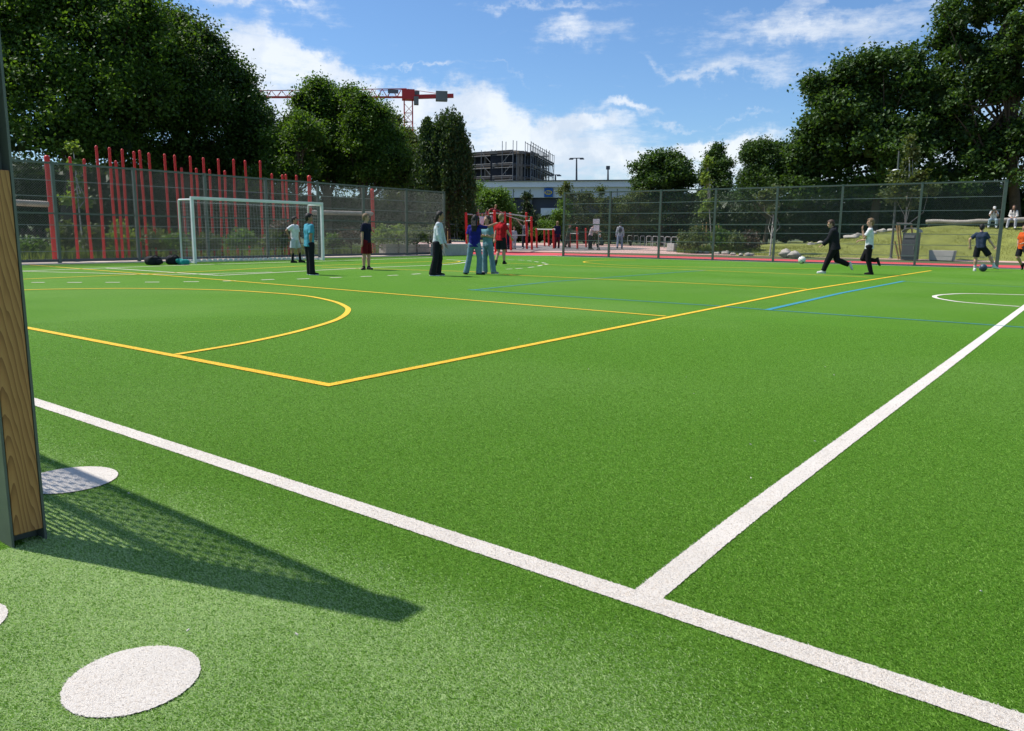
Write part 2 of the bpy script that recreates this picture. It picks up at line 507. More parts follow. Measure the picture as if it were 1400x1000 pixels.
strip('yellow_line', pxpoly([(28, 382.4), (190, 375.4), (300, 370.5), (407, 364.4), (484, 362)]), .075, .0062, Y)
strip('yellow_line', smooth_px([(484, 362), (560, 359), (610, 357.2), (628, 357.6), (622, 359), (600, 361)], 6), .075, .0062, Y)
strip('yellow_line', pxpoly([(440, 365.8), (560, 369.4), (640, 371.6), (700, 376.5), (900, 385.6), (1103, 395.3)]), .075, .0058, Y)
strip('yellow_line', pxpoly([(684, 360), (900, 367.6), (1150, 377.6), (1188, 379.6)]), .075, .0058, Y)
strip('yellow_line', smooth_px([(1130, 368.2), (1000, 366.2), (900, 364.8), (840, 362.6), (806, 360), (798, 358.6), (806, 357.2), (830, 356.2), (870, 356)], 6), .075, .0062, Y)
strip('white_line', pxpoly([(-80, 376), (28, 371), (145, 366.8), (262, 362.6), (480, 356.2), (604, 352)]), .085, .0042, W)
strip('white_line', pxpoly([(145, 366.9), (300, 377), (500, 366.6), (600, 362.6)]), .085, .0044, W)
strip('white_line', smooth_px([(600, 362.6), (622, 361), (636, 359), (639, 357.6), (632, 356.6), (610, 355)], 6), .085, .0044, W)
strip('white_line', smooth_px([(30, 371.4), (120, 373.5), (190, 375.4), (250, 375.5), (310, 374), (372, 372.4)], 6), .075, .0046, W)
strip('white_line', [fr(-.2, -.42), fr(FR_LEN+18, -.42)], .09, .0042, W)
for (x0, y0, x1, y1) in [(43, 386.6, 61, 386.6), (92, 386.6, 112, 386.6), (144, 386.5, 164, 386.5), (198, 386.2, 218, 386.1), (251, 385.7, 272, 385.5), (305, 384.8, 322, 384.3),
                         (357, 383.2, 375, 382.4), (406, 382, 423, 381.4), (451, 380.2, 467, 379.6), (493, 378.6, 508, 378.1), (530, 377.2, 544, 376.6), (563, 375.4, 575, 374.6),
                         (592, 373.4, 604, 372.6), (692, 368.4, 700, 368), (705, 367.8, 714, 367.2), (722, 366.2, 730, 365.4), (735, 364.1, 741, 363), (744, 362.2, 749, 361.4),
                         (746, 360.4, 741, 359.4), (736, 358.6, 731, 357.9), (727, 357.4, 721, 356.8), (717, 356.4, 708, 355.9), (703, 355.8, 694, 355.5)]:
    strip('white_line', [gp(x0, y0), gp(x1, y1)], .085, .0044, W)
strip('blue_line', pxpoly([(640, 396.4), (750, 404.2), (900, 413.6), (975, 418.5), (1050, 424.2), (1150, 431.2), (1300, 441), (1400, 448.2), (1430, 450)]), .055, .0052, B)
strip('blue_line', pxpoly([(645, 397.2), (750, 386), (900, 374.6), (965, 370)]), .055, .0054, B)
strip('blue_line', pxpoly([(1048, 424.4), (1150, 401.2), (1236, 384.8)]), .10, .0054, B)
strip('blue_line', pxpoly([(1225, 384.9), (1300, 388), (1400, 392.8), (1430, 394)]), .045, .005, B)
strip('white_line', smooth_px([(1440, 404), (1400, 403.6), (1325, 401.9), (1293, 403), (1280, 404.6), (1277.5, 406), (1281, 408), (1293, 410.4), (1314, 413.4), (1357, 416.9), (1394, 419.6)], 8), .085, .0046, W)

def dot_mark(c, r, z=.005):
    vs = []; n = 220
    for k in range(n):
        t = 2*math.pi*k/n; rr = r+random.uniform(-.002, .002)
        vs.append((c[0]+rr*math.cos(t), c[1]+rr*math.sin(t), z))
    me = bpy.data.meshes.new('white_dot'); me.from_pydata(vs, [], [tuple(range(n))])
    tag(link_mesh('white_dot', me, W), kind='structure')
DOT1 = gp(182, 930.5); DOT_R = .162
dot_mark(DOT1, DOT_R)
dot_mark(gp(95, 657), .20)
dot_mark(gp(-80, 858), .162)
print('line width check', gp(750, 775)-gp(750, 792), gp(279, 905)-gp(85, 960), gp(215, 879)-gp(150, 984), 'dot2', gp(155, 645), gp(95, 634), gp(60, 676))
print('FR', FR0, FR1, FR_LEN)

# ------------------------------------------------------------------ grass bank on the right
PROF = [  # photo x, foot y, crest y, run
    (985, 347.5, 342.5, 4.0), (1020, 349, 339, 5), (1060, 350.3, 337, 6), (1110, 351.6, 334.5, 7), (1150, 352.2, 327, 7.5), (1200, 353, 317.5, 8), (1250, 354, 311.5, 8), (1300, 355, 308.8, 8),
    (1350, 356, 309.5, 8), (1400, 357.2, 310.5, 8), (1500, 359.5, 312, 8), (1640, 363, 314, 8)]
def bank_z(foot, crest_z, s):
    s = max(0, min(1, s)); return crest_z*(s*s*(3-2*s)*.35+.65*s)-.02
vs = []; fs = []; NS = 26
bank_cols = []
for i in range(len(PROF)-1):
    a, b = PROF[i], PROF[i+1]
    for k in range(8):
        t = k/8; bank_cols.append([a[j]+(b[j]-a[j])*t for j in range(4)])
bank_cols.append(list(PROF[-1]))
BANK = []
for (x, yf, yc, run) in bank_cols:
    f = gp(x, yf); D = math.hypot(f.x, f.y); dirv = Vector((f.x, f.y, 0))/D
    cz = max(.05, dp(x, yc, D+run).z)
    BANK.append((x, f, dirv, run, cz))
    for s in range(NS):
        if s < NS-6: q = s/(NS-7); p = f+dirv*run*q; z = bank_z(f, cz, q)
        else: q = 1+(s-NS+7)*.9; p = f+dirv*run*q; z = cz-.02
        z += .05*math.sin(p.x*1.7+p.y*.6)*math.sin(p.y*1.3)*min(1, s/5)
        vs.append((p.x, p.y, z))
nc = len(bank_cols)
for i in range(nc-1):
    for s in range(NS-1):
        a = i*NS+s; fs.append((a, a+NS, a+NS+1, a+1))
me = bpy.data.meshes.new('grass_bank'); me.from_pydata(vs, [], fs)
if me.polygons[0].normal.z < 0: me.flip_normals()
for p in me.polygons: p.use_smooth = True
MAT['bank'] = mat('mown_bank', (.24, .26, .055), (.155, .17, .042), 1.4, .9, .6, 35, detail=8)
tag(link_mesh('grass_bank', me, MAT['bank']), kind='structure')
def bank_at(x, frac):
    """point on the bank at photo column x, frac of the way up"""
    for c0, c1 in zip(BANK, BANK[1:]):
        if c0[0] <= x <= c1[0]:
            t = (x-c0[0])/(c1[0]-c0[0])
            f = c0[1].lerp(c1[1], t); d = c0[2].lerp(c1[2], t).normalized(); run = c0[3]+(c1[3]-c0[3])*t; cz = c0[4]+(c1[4]-c0[4])*t
            z = bank_z(f, cz, frac) if frac <= 1 else cz-.02
            p = f+d*run*frac; p.z = z; return p

# blades of dry grass standing on the bank and turf in the bed
def blades(name, pts, h, wd, mt, kind='stuff', lean=.5):
    n = len(pts); P = np.asarray(pts, np.float32)
    az = RNG.uniform(0, 2*np.pi, n); ln = RNG.uniform(.1, lean, n)
    hh = h*RNG.uniform(.5, 1.3, n)
    side = np.stack([-np.sin(az), np.cos(az), 0*az], 1)*wd/2
    tip = P+np.stack([np.cos(az)*ln*hh, np.sin(az)*ln*hh, hh], 1)
    V = np.stack([P-side, P+side, tip], 1).reshape(-1, 3)
    F = np.arange(3*n).reshape(-1, 3)
    o = link_mesh(name, np_mesh(name, V, F), mt)
    return tag(o, kind=kind)
MAT['blade'] = leaf_mat('bank_grass_blade', (.32, .32, .075), (.18, .20, .045), .35)
pts = []
for i in range(26000):
    x = random.uniform(1000, 1560); p = bank_at(x, random.random()**.8)
    pts.append(p+Vector((random.uniform(-.1, .1), random.uniform(-.1, .1), -.02)))
tag(blades('bank_grass', pts, .10, .02, MAT['blade']), 'short sunburnt grass growing over the bank', 'grass')
# ------------------------------------------------------------------ mesh fences round the pitch
def chain(mb, a, b, z0a, z1a, z0b, z1b, step=.072, wd=.0047):
    """two families of slanting wires between posts a and b"""
    a = Vector(a); b = Vector(b); L = (b-a).length; d = (b-a)/L; n = Vector((-d.y, d.x, 0))
    z0 = min(z0a, z0b); h = max(z1a, z1b)-z0
    for sgn in (1, -1):
        c = -h
        while c < L:
            # wire: s - c = t (rising), clipped to [0, L] x [0, h]
            s0, s1 = max(0, c), min(L, c+h)
            if s1-s0 > .05:
                t0, t1 = s0-c, s1-c
                if sgn < 0: t0, t1 = h-t0, h-t1
                p = a+d*s0+Vector((0, 0, z0+t0)); q = a+d*s1+Vector((0, 0, z0+t1))
                o = n*(.003*sgn)
                mb.beam(p+o, q+o, wd, wd, up=n, caps=False)
            c += step*1.0
    return mb

def fence(name, label, posts, heights, rails, post_w=.085, group=None, first_wide=False, low=False):
    root = thing(name, label, 'fence', posts[0], 0, group)
    for i, (p, h) in enumerate(zip(posts, heights)):
        d = (posts[min(i+1, len(posts)-1)]-posts[max(i-1, 0)]).normalized(); rz = math.atan2(d.y, d.x)
        m = MB(); wd = post_w*(1.35 if (first_wide and i == len(posts)-1) else 1)
        m.box(p+Vector((0, 0, h/2-.02)), (wd, wd*1.15, h+.04), rz)
        m.box(p+Vector((0, 0, h+.004)), (wd+.012, wd*1.15+.012, .012), rz)
        m.box(p+Vector((0, 0, .006)), (wd*2, wd*2.1, .012), rz)
        m.build('post', MAT['steel'], root, bevel=.004)
    for i in range(len(posts)-1):
        a, b = posts[i], posts[i+1]; ha, hb = heights[i], heights[i+1]
        d = (b-a).normalized(); a2 = a+d*post_w*.5; b2 = b-d*post_w*.5
        m = MB(); chain(m, a2, b2, .10, ha-.06, .10, hb-.06); m.build('wire_mesh', MAT['wire'], root)
        m = MB(); m.beam(a2+Vector((0, 0, ha-.035)), b2+Vector((0, 0, hb-.035)), .055, .06); m.build('top_rail', MAT['steel'], root)
        m = MB(); zl, tl_ = (.045, .03) if low else (.10, .085); m.beam(a2+Vector((0, 0, zl)), b2+Vector((0, 0, zl)), .05, tl_); m.build('bottom_rail', MAT['galv'] if low else MAT['grey_dark'], root)
        for f, th in rails:
            m = MB(); m.beam(a2+Vector((0, 0, ha*f)), b2+Vector((0, 0, hb*f)), th*.6, th)
            m.build('rail', MAT['galv'] if th < .03 else MAT['steel'], root)
    return root

RAILS = [(.82, .022), (.665, .022), (.50, .05), (.385, .020), (.255, .020), (.125, .018)]
PA, PB = Vector((0, Y_FENCE, 0)), Vector((1, Y_FENCE, 0))
lx = [onplane(x, y, PA, PB).x for x, y in ((82, 361), (190.5, 358.4), (285.5, 356.4), (367, 354.5), (437, 353), (498, 351.6), (556, 350.3), (607, 349.1))]
lx = [lx[0]-2*(lx[1]-lx[0]), lx[0]-(lx[1]-lx[0])]+lx
lposts = [Vector((x, Y_FENCE, 0)) for x in lx]
lh = [zt(72, 221.5, lposts[2])]*3+[0]*6+[zt(605, 262.2, lposts[-1])]
for i in range(3, 9): lh[i] = lh[2]+(lh[9]-lh[2])*(i-2)/7
print('left fence', [round(x, 2) for x in lx], [round(h, 2) for h in lh])
fence('mesh_fence', 'grey green chain link fence behind the white goal, before the crowd of red poles', lposts, lh, RAILS)
rp = [onplane(x, y, FR0, FR1) for x, y in ((770, 350.5), (832, 352.3), (900, 354.2), (974, 356.3), (1056.5, 358.6), (1144, 361), (1250, 363.9), (1362, 367))]
rposts = [Vector((p.x, p.y, 0)) for p in rp]
h0, h1 = zt(770, 263.5, rposts[0]), zt(1371, 246.5, rposts[-1])
rh = [h0+(h1-h0)*(p-rposts[0]).length/FR_LEN for p in rposts]
print('right fence', [round((a-b).length, 2) for a, b in zip(rposts, rposts[1:])], h0, h1)
fence('mesh_fence', 'grey green chain link fence before the grass bank, ending beside the orange shirt', rposts, rh, RAILS, .09, None, True, True)

# ------------------------------------------------------------------ ball stop post and net close to the lens
bx0, bx1, by = .895*H, .998*H, 2.635*H
PH = 2.38
root = thing('ball_stop_net', 'tall grey steel post with inset wooden board and net panel at the left edge', 'ball stop', ((bx0+bx1)/2, by, 0))
st = MB()
DEP = .125
for x in (bx0, bx1-.009):
    st.box((x+.0045, by+DEP/2, PH/2), (.009, DEP, PH))
st.box(((bx0+bx1)/2, by+DEP*.55, PH/2), (bx1-bx0-.02, .01, PH-.002))
st.box(((bx0+bx1)/2, by+DEP/2, PH+.004), (bx1-bx0+.004, DEP+.004, .008))
st.build('post', MAT['steel'], root, bevel=.0015)
def wood_mat():
    mt, nt, P = nodes_of('oiled_board')
    tc = N(nt, 'ShaderNodeTexCoord')
    mp = N(nt, 'ShaderNodeMapping'); mp.inputs['Scale'].default_value = (1, 1, .085); mp.inputs['Location'].default_value = (.013, 0, .02)
    nt.links.new(tc.outputs['Object'], mp.inputs['Vector'])
    warp = noise(nt, 9, 3, .5, mp.outputs[0])
    v = N(nt, 'ShaderNodeVectorMath', operation='MULTIPLY_ADD')
    nt.links.new(warp.outputs['Color'], v.inputs[0]); v.inputs[1].default_value = (.055, .055, .055); nt.links.new(mp.outputs[0], v.inputs[2])
    wv_ = N(nt, 'ShaderNodeTexWave', wave_type='RINGS', rings_direction='SPHERICAL', wave_profile='SAW')
    wv_.inputs['Scale'].default_value = 38; wv_.inputs['Distortion'].default_value = 1.2; wv_.inputs['Detail'].default_value = 2
    nt.links.new(v.outputs[0], wv_.inputs['Vector'])
    r = ramp(nt, wv_.outputs['Fac'], [(.0, (.56, .285, .092)), (.55, (.48, .225, .066)), (.88, (.33, .145, .04)), (1, (.27, .11, .03))])
    mp2 = N(nt, 'ShaderNodeMapping'); mp2.inputs['Scale'].default_value = (300, 300, 5)
    nt.links.new(tc.outputs['Object'], mp2.inputs['Vector'])
    fib = noise(nt, 1, 4, .7, mp2.outputs[0])
    col = mixc(nt, mathn(nt, 'MULTIPLY', fib.outputs['Fac'], .5), r.outputs['Color'], (.55, .5, .45), 'MULTIPLY')
    nt.links.new(col, P.inputs['Base Color'])
    P.inputs['Roughness'].default_value = .6
    bp = N(nt, 'ShaderNodeBump'); bp.inputs['Strength'].default_value = .2; bp.inputs['Distance'].default_value = .003
    nt.links.new(fib.outputs['Fac'], bp.inputs['Height']); nt.links.new(bp.outputs['Normal'], P.inputs['Normal'])
    return mt
wd = MB(); wd.box(((bx0+bx1)/2, by+.026, .045+.645), (bx1-bx0-.022, .05, 1.29))
wd.build('wooden_board', wood_mat(), root, bevel=.004)
br = MB(); br.box((bx1+.008, by+.07, .06), (.016, .05, .085)); br.box((bx1+.013, by+.07, .06), (.012, .02, .02))
br.build('bracket', MAT['grey_dark'], root, bevel=.002)
nx = (bx0+bx1)/2+.02
LN = 3.4
for z, t, nm in ((PH-.05, .055, 'top_rail'), (PH*.5, .045, 'middle_rail'), (.10, .05, 'bottom_rail')):
    r = MB(); r.beam((nx, by+DEP, z), (nx, by+DEP+LN, z), t*.8, t); r.build(nm, MAT['steel'], root)
net = MB(); q = 0.0
while q < LN:
    net.tube([(nx, by+DEP+.02+q, .12), (nx, by+DEP+.02+q, PH-.07)], .006, 5, False); q += .16
z = .14
while z < PH-.08:
    net.tube([(nx, by+DEP+.01, z), (nx, by+DEP+LN, z)], .006, 5, False); z += .10
net.build('net', MAT['wire'], root)
fp = MB(); fp.box(((nx), by+DEP+LN+.05, PH/2), (.10, .10, PH)); fp.build('post', MAT['steel'], root)

# ------------------------------------------------------------------ goal
GY0, GY1, GX0, GX1, GH = 23.5, 24.28, 13.98, 19.17, 2.03
root = thing('football_goal', 'white metal goal with a pale net standing before the left fence', 'goal', ((GX0+GX1)/2, GY0, 0))
for x in (GX0, GX1):
    m = MB(); m.box((x, GY0, GH/2), (.085, .10, GH)); m.build('goalpost', MAT['white_paint'], root, bevel=.012)
    m = MB(); m.tube([(x, GY1, 0), (x, GY1, GH-.02), (x, GY1-.03, GH), (x, GY0+.05, GH)], .03, 8); m.build('rear_frame', MAT['white_paint'], root)
m = MB(); m.box(((GX0+GX1)/2, GY0, GH+.048), (GX1-GX0+.085, .10, .095)); m.build('crossbar', MAT['white_paint'], root, bevel=.012)
m = MB(); m.beam((GX0+.03, GY1, .04), (GX1-.03, GY1, .04), .07, .06)
for x in (GX0, GX1): m.beam((x, GY0+.05, .04), (x, GY1-.035, .04), .05, .05)
m.build('ground_frame', MAT['white_paint'], root)
net = MB(); st_ = .12
def netrow(p, q): net.beam(p, q, .0024, .0024, caps=False)
k = 0
while GX0+k*st_ < GX1:
    x = GX0+k*st_; sag = .05*math.sin(k*.7)
    pts_ = [(x, GY0+.05, GH+.01), (x, (GY0+GY1)/2, GH-.10), (x, GY1-.06, GH-.05), (x, GY1-.10+sag, GH*.5), (x, GY1-.02, .06)]
    for a, b in zip(pts_, pts_[1:]): netrow(a, b)
    k += 1
for j in range(19):
    z = .08+j*.107; y_ = GY1-.02-.08*math.sin(math.pi*min(1, z/GH))
    netrow((GX0, y_, z), (GX1, y_, z))
for x in (GX0, GX1):
    for j in range(19): netrow((x, GY0+.05, .08+j*.107), (x, GY1, .08+j*.107))
    for j in range(7): netrow((x, GY0+.05+j*.11, .04), (x, GY0+.05+j*.11, GH))
net.build('goal_net', MAT['cord'], root)
# white hem of the net pegged along the turf
hem = MB(); k = 0
while GX0+.1+k*.2 < GX1:
    hem.box((GX0+.14+k*.2, GY1-.10, .075), (.13, .05, .07), random.uniform(-.2, .2)); k += 1
hem.build('net_hem', MAT['white_paint'], root, bevel=.01)

# ------------------------------------------------------------------ red poles behind the left fence
# (top x, top y, foot x, foot y, thick)
POLES = [(95.6, 217, 107, 355.6, 0), (115, 220, 126, 355.6, 0), (131.6, 202, 143, 355.4, 0), (149.6, 204.4, 161, 354.2, 0), (158.4, 222.4, 168, 354.4, 0), (167, 206.4, 177, 353.4, 0),
         (183, 209.6, 193.4, 353, 0), (191, 208, 201.6, 353.4, 0), (203.6, 211.6, 214.4, 352.4, 0), (225, 213, 233.4, 352, 0), (238.6, 214.4, 248, 351.4, 0), (248, 231.6, 255.5, 351.5, 0),
         (260, 216, 268, 351.4, 0), (268.4, 232.4, 275.5, 351.2, 0), (278, 218, 286, 351, 0), (286.6, 234, 293.5, 351, 0), (298.4, 219.6, 304, 350.8, 0), (307.4, 235.6, 312.4, 350.6, 0),
         (319.4, 220, 325.4, 350.2, 0), (335, 221.6, 341.4, 349.8, 0), (355.6, 222, 360.2, 349.4, 0), (371.6, 239.6, 376, 349.2, 0), (386, 241, 389.6, 348.8, 0), (390.8, 240.4, 395, 349, 0), (405, 241.6, 408.4, 348.6, 0)]
def pole_label(i):
    return None
for i, (x0, y0, x1, y1, th) in enumerate(POLES):
    b = gp(x1, y1); t = dp(x0, y0, math.hypot(b.x, b.y)+random.uniform(-.1, .1))
    tall = t.z > 3.55
    o = thing('red_pole', 'tall red pole with a rounded cap rising well above the left fence' if tall else 'short red pole whose cap is about level with the left fence top', 'pole', b, 0, 'tall red poles behind the left fence' if tall else 'short red poles behind the left fence')
    r = .048
    m = MB(); m.tube([b, b.lerp(t, .5)+Vector((random.uniform(-.03, .03), 0, 0)), t], [r, r, r*.97], 10)
    m.build('shaft', MAT['red'], o)
    m = MB(); m.lathe(t, [(r*1.08, -.03), (r*1.08, .01), (r*.9, .045), (r*.5, .065), (0, .07)], 10); m.build('cap', MAT['red'], o)
# climbing bars: two thick red posts with a pale round beam
def bar_frame(label, pa, ta, pb, tb, beam_a, beam_b):
    a = gp(*pa); b = gp(*pb)
    o = thing('beam_frame', label, 'swing frame', a)
    for p, t in ((a, ta), (b, tb)):
        top = dp(t[0], t[1], math.hypot(p.x, p.y))
        m = MB(); m.tube([p, top], .085, 12); m.lathe(top, [(.088, -.04), (.088, .02), (.06, .07), (0, .085)], 12); m.build('post', MAT['red'], o)
    m = MB(); m.tube([dp(beam_a[0], beam_a[1], math.hypot(a.x, a.y)), dp(beam_b[0], beam_b[1], math.hypot(b.x, b.y))], .10, 12); m.build('beam', MAT['log'], o)
    return o
bar_frame('thick red posts with a pale beam at far left beside the ball stop post', (-60, 360), (-80, 208), (76, 356.6), (64, 216), (-66, 273), (65, 279.5))
bar_frame('thick red posts with a pale beam behind the right half of the goal', (426, 348.6), (422.6, 242.6), (511.4, 346.6), (508.8, 260.5), (424, 290.6), (509, 292.4))

# ------------------------------------------------------------------ concrete blocks
def block(label, quad_front, h_y, depth, taper=0.0):
    """front foot line from photo, top edge y"""
    a = gp(*quad_front[0]); b = gp(*quad_front[1]); d = (b-a).normalized(); n = Vector((-d.y, d.x, 0))
    if n.dot(Vector((a.x, a.y, 0))) < 0: n = -n
    h = zt(quad_front[0][0], h_y, a)
    o = thing('concrete_block', label, 'concrete block', (a+b)/2)
    m = MB(); e = d*taper
    vs_ = [a, b, b+n*depth, a+n*depth]
    top = [a-e+n*(.04), b+e+n*(.04), b+e+n*(depth-.04), a-e+n*(depth-.04)]
    m.add(vs_+[v+Vector((0, 0, h)) for v in top], [(3, 2, 1, 0), (4, 5, 6, 7), (0, 1, 5, 4), (1, 2, 6, 5), (2, 3, 7, 6), (3, 0, 4, 7)])
    ob = m.build('body', MAT['concrete'], o, bevel=.02)
    m = MB(); m.box((a+b)/2+n*depth/2+Vector((0, 0, -.01)), ((b-a).length-.08, depth-.08, .04), math.atan2(d.y, d.x)); m.build('plinth', MAT['grey_dark'], o)
    return o
block('long pale concrete seat block behind the fence post beside the navy shirt', ((528, 348.6), (588, 347.6)), 334.2, .55)
block('concrete block half in shade at the open fence end beside the girl with white sleeves', ((609, 350.2), (641, 349.2)), 334, .9)
block('trapezoid concrete block wider at its top at the foot of the grass bank', ((1270, 356), (1301, 357)), 342.3, .5, .07)
block('small bright concrete cube at the end of the bicycle stands', ((911, 343.6), (920.5, 344)), 333, .5)

# ------------------------------------------------------------------ bags by the goal
MAT['black_cloth'] = mat('black_cloth', (.018, .02, .026), (.01, .011, .014), 9, .9, .5, 40)
MAT['teal_cloth'] = mat('teal_cloth', (.02, .30, .26), (.015, .2, .18), 9, .9, .5, 40)
def lump(mb, c, size, rz, seed, n=14):
    rr = random.Random(seed); R = Matrix.Rotation(rz, 3, 'Z')
    vs_ = []; fs_ = []
    rows = 8
    for i in range(rows+1):
        th = math.pi*i/rows
        for k in range(n):
            ph = 2*math.pi*k/n
            p = Vector((math.sin(th)*math.cos(ph), math.sin(th)*math.sin(ph), math.cos(th)))
            p = Vector([math.copysign(abs(q)**.7, q) for q in p])
            w_ = 1+.12*math.sin(3*ph+seed)*math.sin(th)+rr.uniform(-.05, .05)
            q = R@Vector((p.x*size[0]*w_, p.y*size[1]*w_, max(-.9, p.z)*size[2]*w_))
            vs_.append(Vector(c)+q)
    for i in range(rows):
        for k in range(n):
            fs_.append((i*n+k, (i+1)*n+k, (i+1)*n+(k+1) % n, i*n+(k+1) % n))
    mb.add(vs_, fs_, True)
def bag(label, px, py, L, hgt, mt, seed, name='school_bag', cat='bag'):
    p = gp(px, py); o = thing(name, label, cat, p)
    m = MB(); lump(m, p+Vector((0, 0, hgt*.5)), (L/2, .17, hgt*.55), -.2, seed); m.build('body', mt, o)
    m = MB(); lump(m, p+Vector((L*.18, -.16, hgt*.4)), (L*.22, .07, hgt*.3), -.2, seed+2); m.build('pocket', mt, o)
    m = MB(); m.tube([p+Vector((-L*.35, -.12, hgt*.8)), p+Vector((-L*.1, -.2, hgt*1.15)), p+Vector((L*.2, -.16, hgt*.95))], .018, 6); m.build('strap', MAT['black_rubber'], o)
    return o
bag('black school bag lying alone on the turf, left of the other bag', 210, 362.5, .48, .26, MAT['black_cloth'], 1)
bag('black bag with a strap lying against the teal jacket by the rear goal frame', 237, 362, .40, .27, MAT['black_cloth'], 5)
jk = gp(250.5, 362.2)
m = MB(); lump(m, jk+Vector((0, 0, .07)), (.17, .15, .10), .3, 9); lump(m, jk+Vector((-.1, .05, .12)), (.10, .10, .07), .8, 12)
tag(m.build('jacket', MAT['teal_cloth'], None), 'crumpled teal jacket lying on the turf against the goal frame', 'jacket')
# ------------------------------------------------------------------ playground, street furniture, buildings
MAT['pale_bar'] = mat('pale_metal_bar', (.52, .52, .48), (.42, .43, .40), 5, .5, 0, 1, .2)
def post_at(mb, px, py, ty, r=.06, tx=None):
    b = gp(px, py); t = dp(tx if tx is not None else px, ty, math.hypot(b.x, b.y))
    mb.tube([b, t], r, 10); mb.lathe(t, [(r*1.05, -.02), (r*1.0, .02), (r*.6, .045), (0, .05)], 10)
    return b, t
# climbing frame with eight red posts
fpx = [(638.5, 344.2, 291.5, 637), (653, 343.2, 291, 651.5), (668.2, 344.4, 290.5, 667), (678, 345.5, 288.5, 676), (691.5, 344.6, 290.5, 690), (698.8, 342.6, 292, 697.6), (720.4, 340.6, 291.5, 719.6), (727.3, 341.8, 297.4, 726.4)]
cf = thing('climbing_frame', 'red climbing frame of tall posts and pale overhead bars beyond the pitch', 'climbing frame', gp(680, 344))
tops = []
for a in fpx:
    m = MB(); b, t = post_at(m, a[0], a[1], a[2], .075, a[3]); m.build('post', MAT['red'], cf); tops.append((b, t))
for i, j, dz, r in ((0, 1, -.06, .035), (1, 2, -.06, .035), (2, 3, -.08, .035), (3, 4, -.1, .035), (4, 6, -.06, .035), (6, 7, -.2, .035), (0, 2, -.75, .025), (5, 6, -1.35, .03)):
    m = MB(); pa = tops[i][1]; pb = tops[j][1]; zz = min(pa.z, pb.z)+dz
    m.tube([(pa.x, pa.y, zz), (pb.x, pb.y, zz)], r, 8); m.build('bar', MAT['pale_bar'], cf)
m = MB()
pa, pb = tops[4][1], tops[6][1]
m.beam((pa.x, pa.y, pa.z-.15), (pb.x-.3, pb.y, pb.z-.55), .10, .03); m.build('sloping_rail', MAT['pale_bar'], cf)
# low red posts further right, pairs carry a bar
LOW = [(734, 339.4, 313.5), (744.6, 337, 315), (750.4, 337.2, 315.5), (757, 340.2, 314), (779.2, 338.4, 318), (789.4, 341.2, 312), (801.3, 338.6, 313)]
lowp = []
for (x, y, ty) in LOW:
    o = thing('red_post', 'low red playground post with a rounded top beyond the pitch', 'post', gp(x, y), 0, 'low red playground posts')
    m = MB(); b, t = post_at(m, x, y, ty, .07, x-.4); me_ = m.build('shaft', MAT['red'], o); lowp.append((b, t))
    m = MB(); m.lathe(b, [(.11, 0), (.11, .015), (.075, .03)], 10); m.build('base_collar', MAT['grey_dark'], o)
def pull_bar(label, i, j, z, r=.03):
    a, b = lowp[i][0], lowp[j][0]
    m = MB(); m.tube([(a.x, a.y, z), (b.x, b.y, z)], r, 8)
    ext = (b-a).normalized()*.09
    m.tube([Vector((a.x, a.y, z))-ext, Vector((a.x, a.y, z))+ext], r*1.6, 8); m.tube([Vector((b.x, b.y, z))-ext, Vector((b.x, b.y, z))+ext], r*1.6, 8)
    return tag(m.build('exercise_bar', MAT['pale_bar']), label, 'exercise bar')
pull_bar('pale round bar across two low red posts right of the climbing frame', 0, 3, lowp[0][1].z-.02, .04)
pull_bar('pale bar across low red posts behind the end of the right fence', 4, 5, lowp[4][1].z-.08)
# steel handrail at left of the climbing frame
hr = thing('handrail', 'grey steel handrail of thin tubes in front of the dark birch', 'handrail', gp(618, 341))
Dh = math.hypot(*gp(618, 341)[:2])+3
m = MB(); m.tube([dp(608, 307, Dh), dp(625, 307, Dh)], .028, 8)
for x in (612, 621, 624.6): m.tube([dp(x, 307, Dh), dp(x+.6, 331, Dh)], .02, 8)
m.build('rail', MAT['galv'], hr)
m = MB(); m.tube([dp(609, 329.5, Dh), dp(640, 331, Dh)], .045, 8); m.build('lower_rail', MAT['pale_bar'], hr)
so_ = gp(612.6, 346)
st2 = thing('marker_stake', 'thin rusty orange stake with a crosspiece beside the shaded concrete block', 'stake', so_)
m = MB(); m.tube([so_, dp(612, 316, math.hypot(so_.x, so_.y))], .022, 6); m.build('stake', MAT['slat'], st2)
m = MB(); m.beam(dp(607.5, 332, math.hypot(so_.x, so_.y)), dp(616, 327, math.hypot(so_.x, so_.y)), .03, .03); m.build('crosspiece', MAT['slat'], st2)

# info sign on a pole: two white sheets
b = gp(818.6, 343); D = math.hypot(b.x, b.y)
sg = thing('info_sign', 'white notice boards, one above the other, on a thin grey pole behind the right fence', 'sign', b)
m = MB(); m.tube([b, dp(818, 299, D)], .03, 8); m.build('pole', MAT['galv'], sg)
dl = Vector((b.y, -b.x, 0)).normalized()
for (x0, y0, x1, y1) in ((811, 299.8, 819.6, 306.4), (811.8, 307.4, 819.2, 315.6)):
    p = dp((x0+x1)/2, (y0+y1)/2, D-.06); w_ = (x1-x0)/FPX*D*1.03; h_ = (y1-y0)/FPX*D
    m = MB(); m.box(p, (w_, .02, h_), math.atan2(dl.y, dl.x)); m.build('board', MAT['white_paint'], sg, bevel=.004)

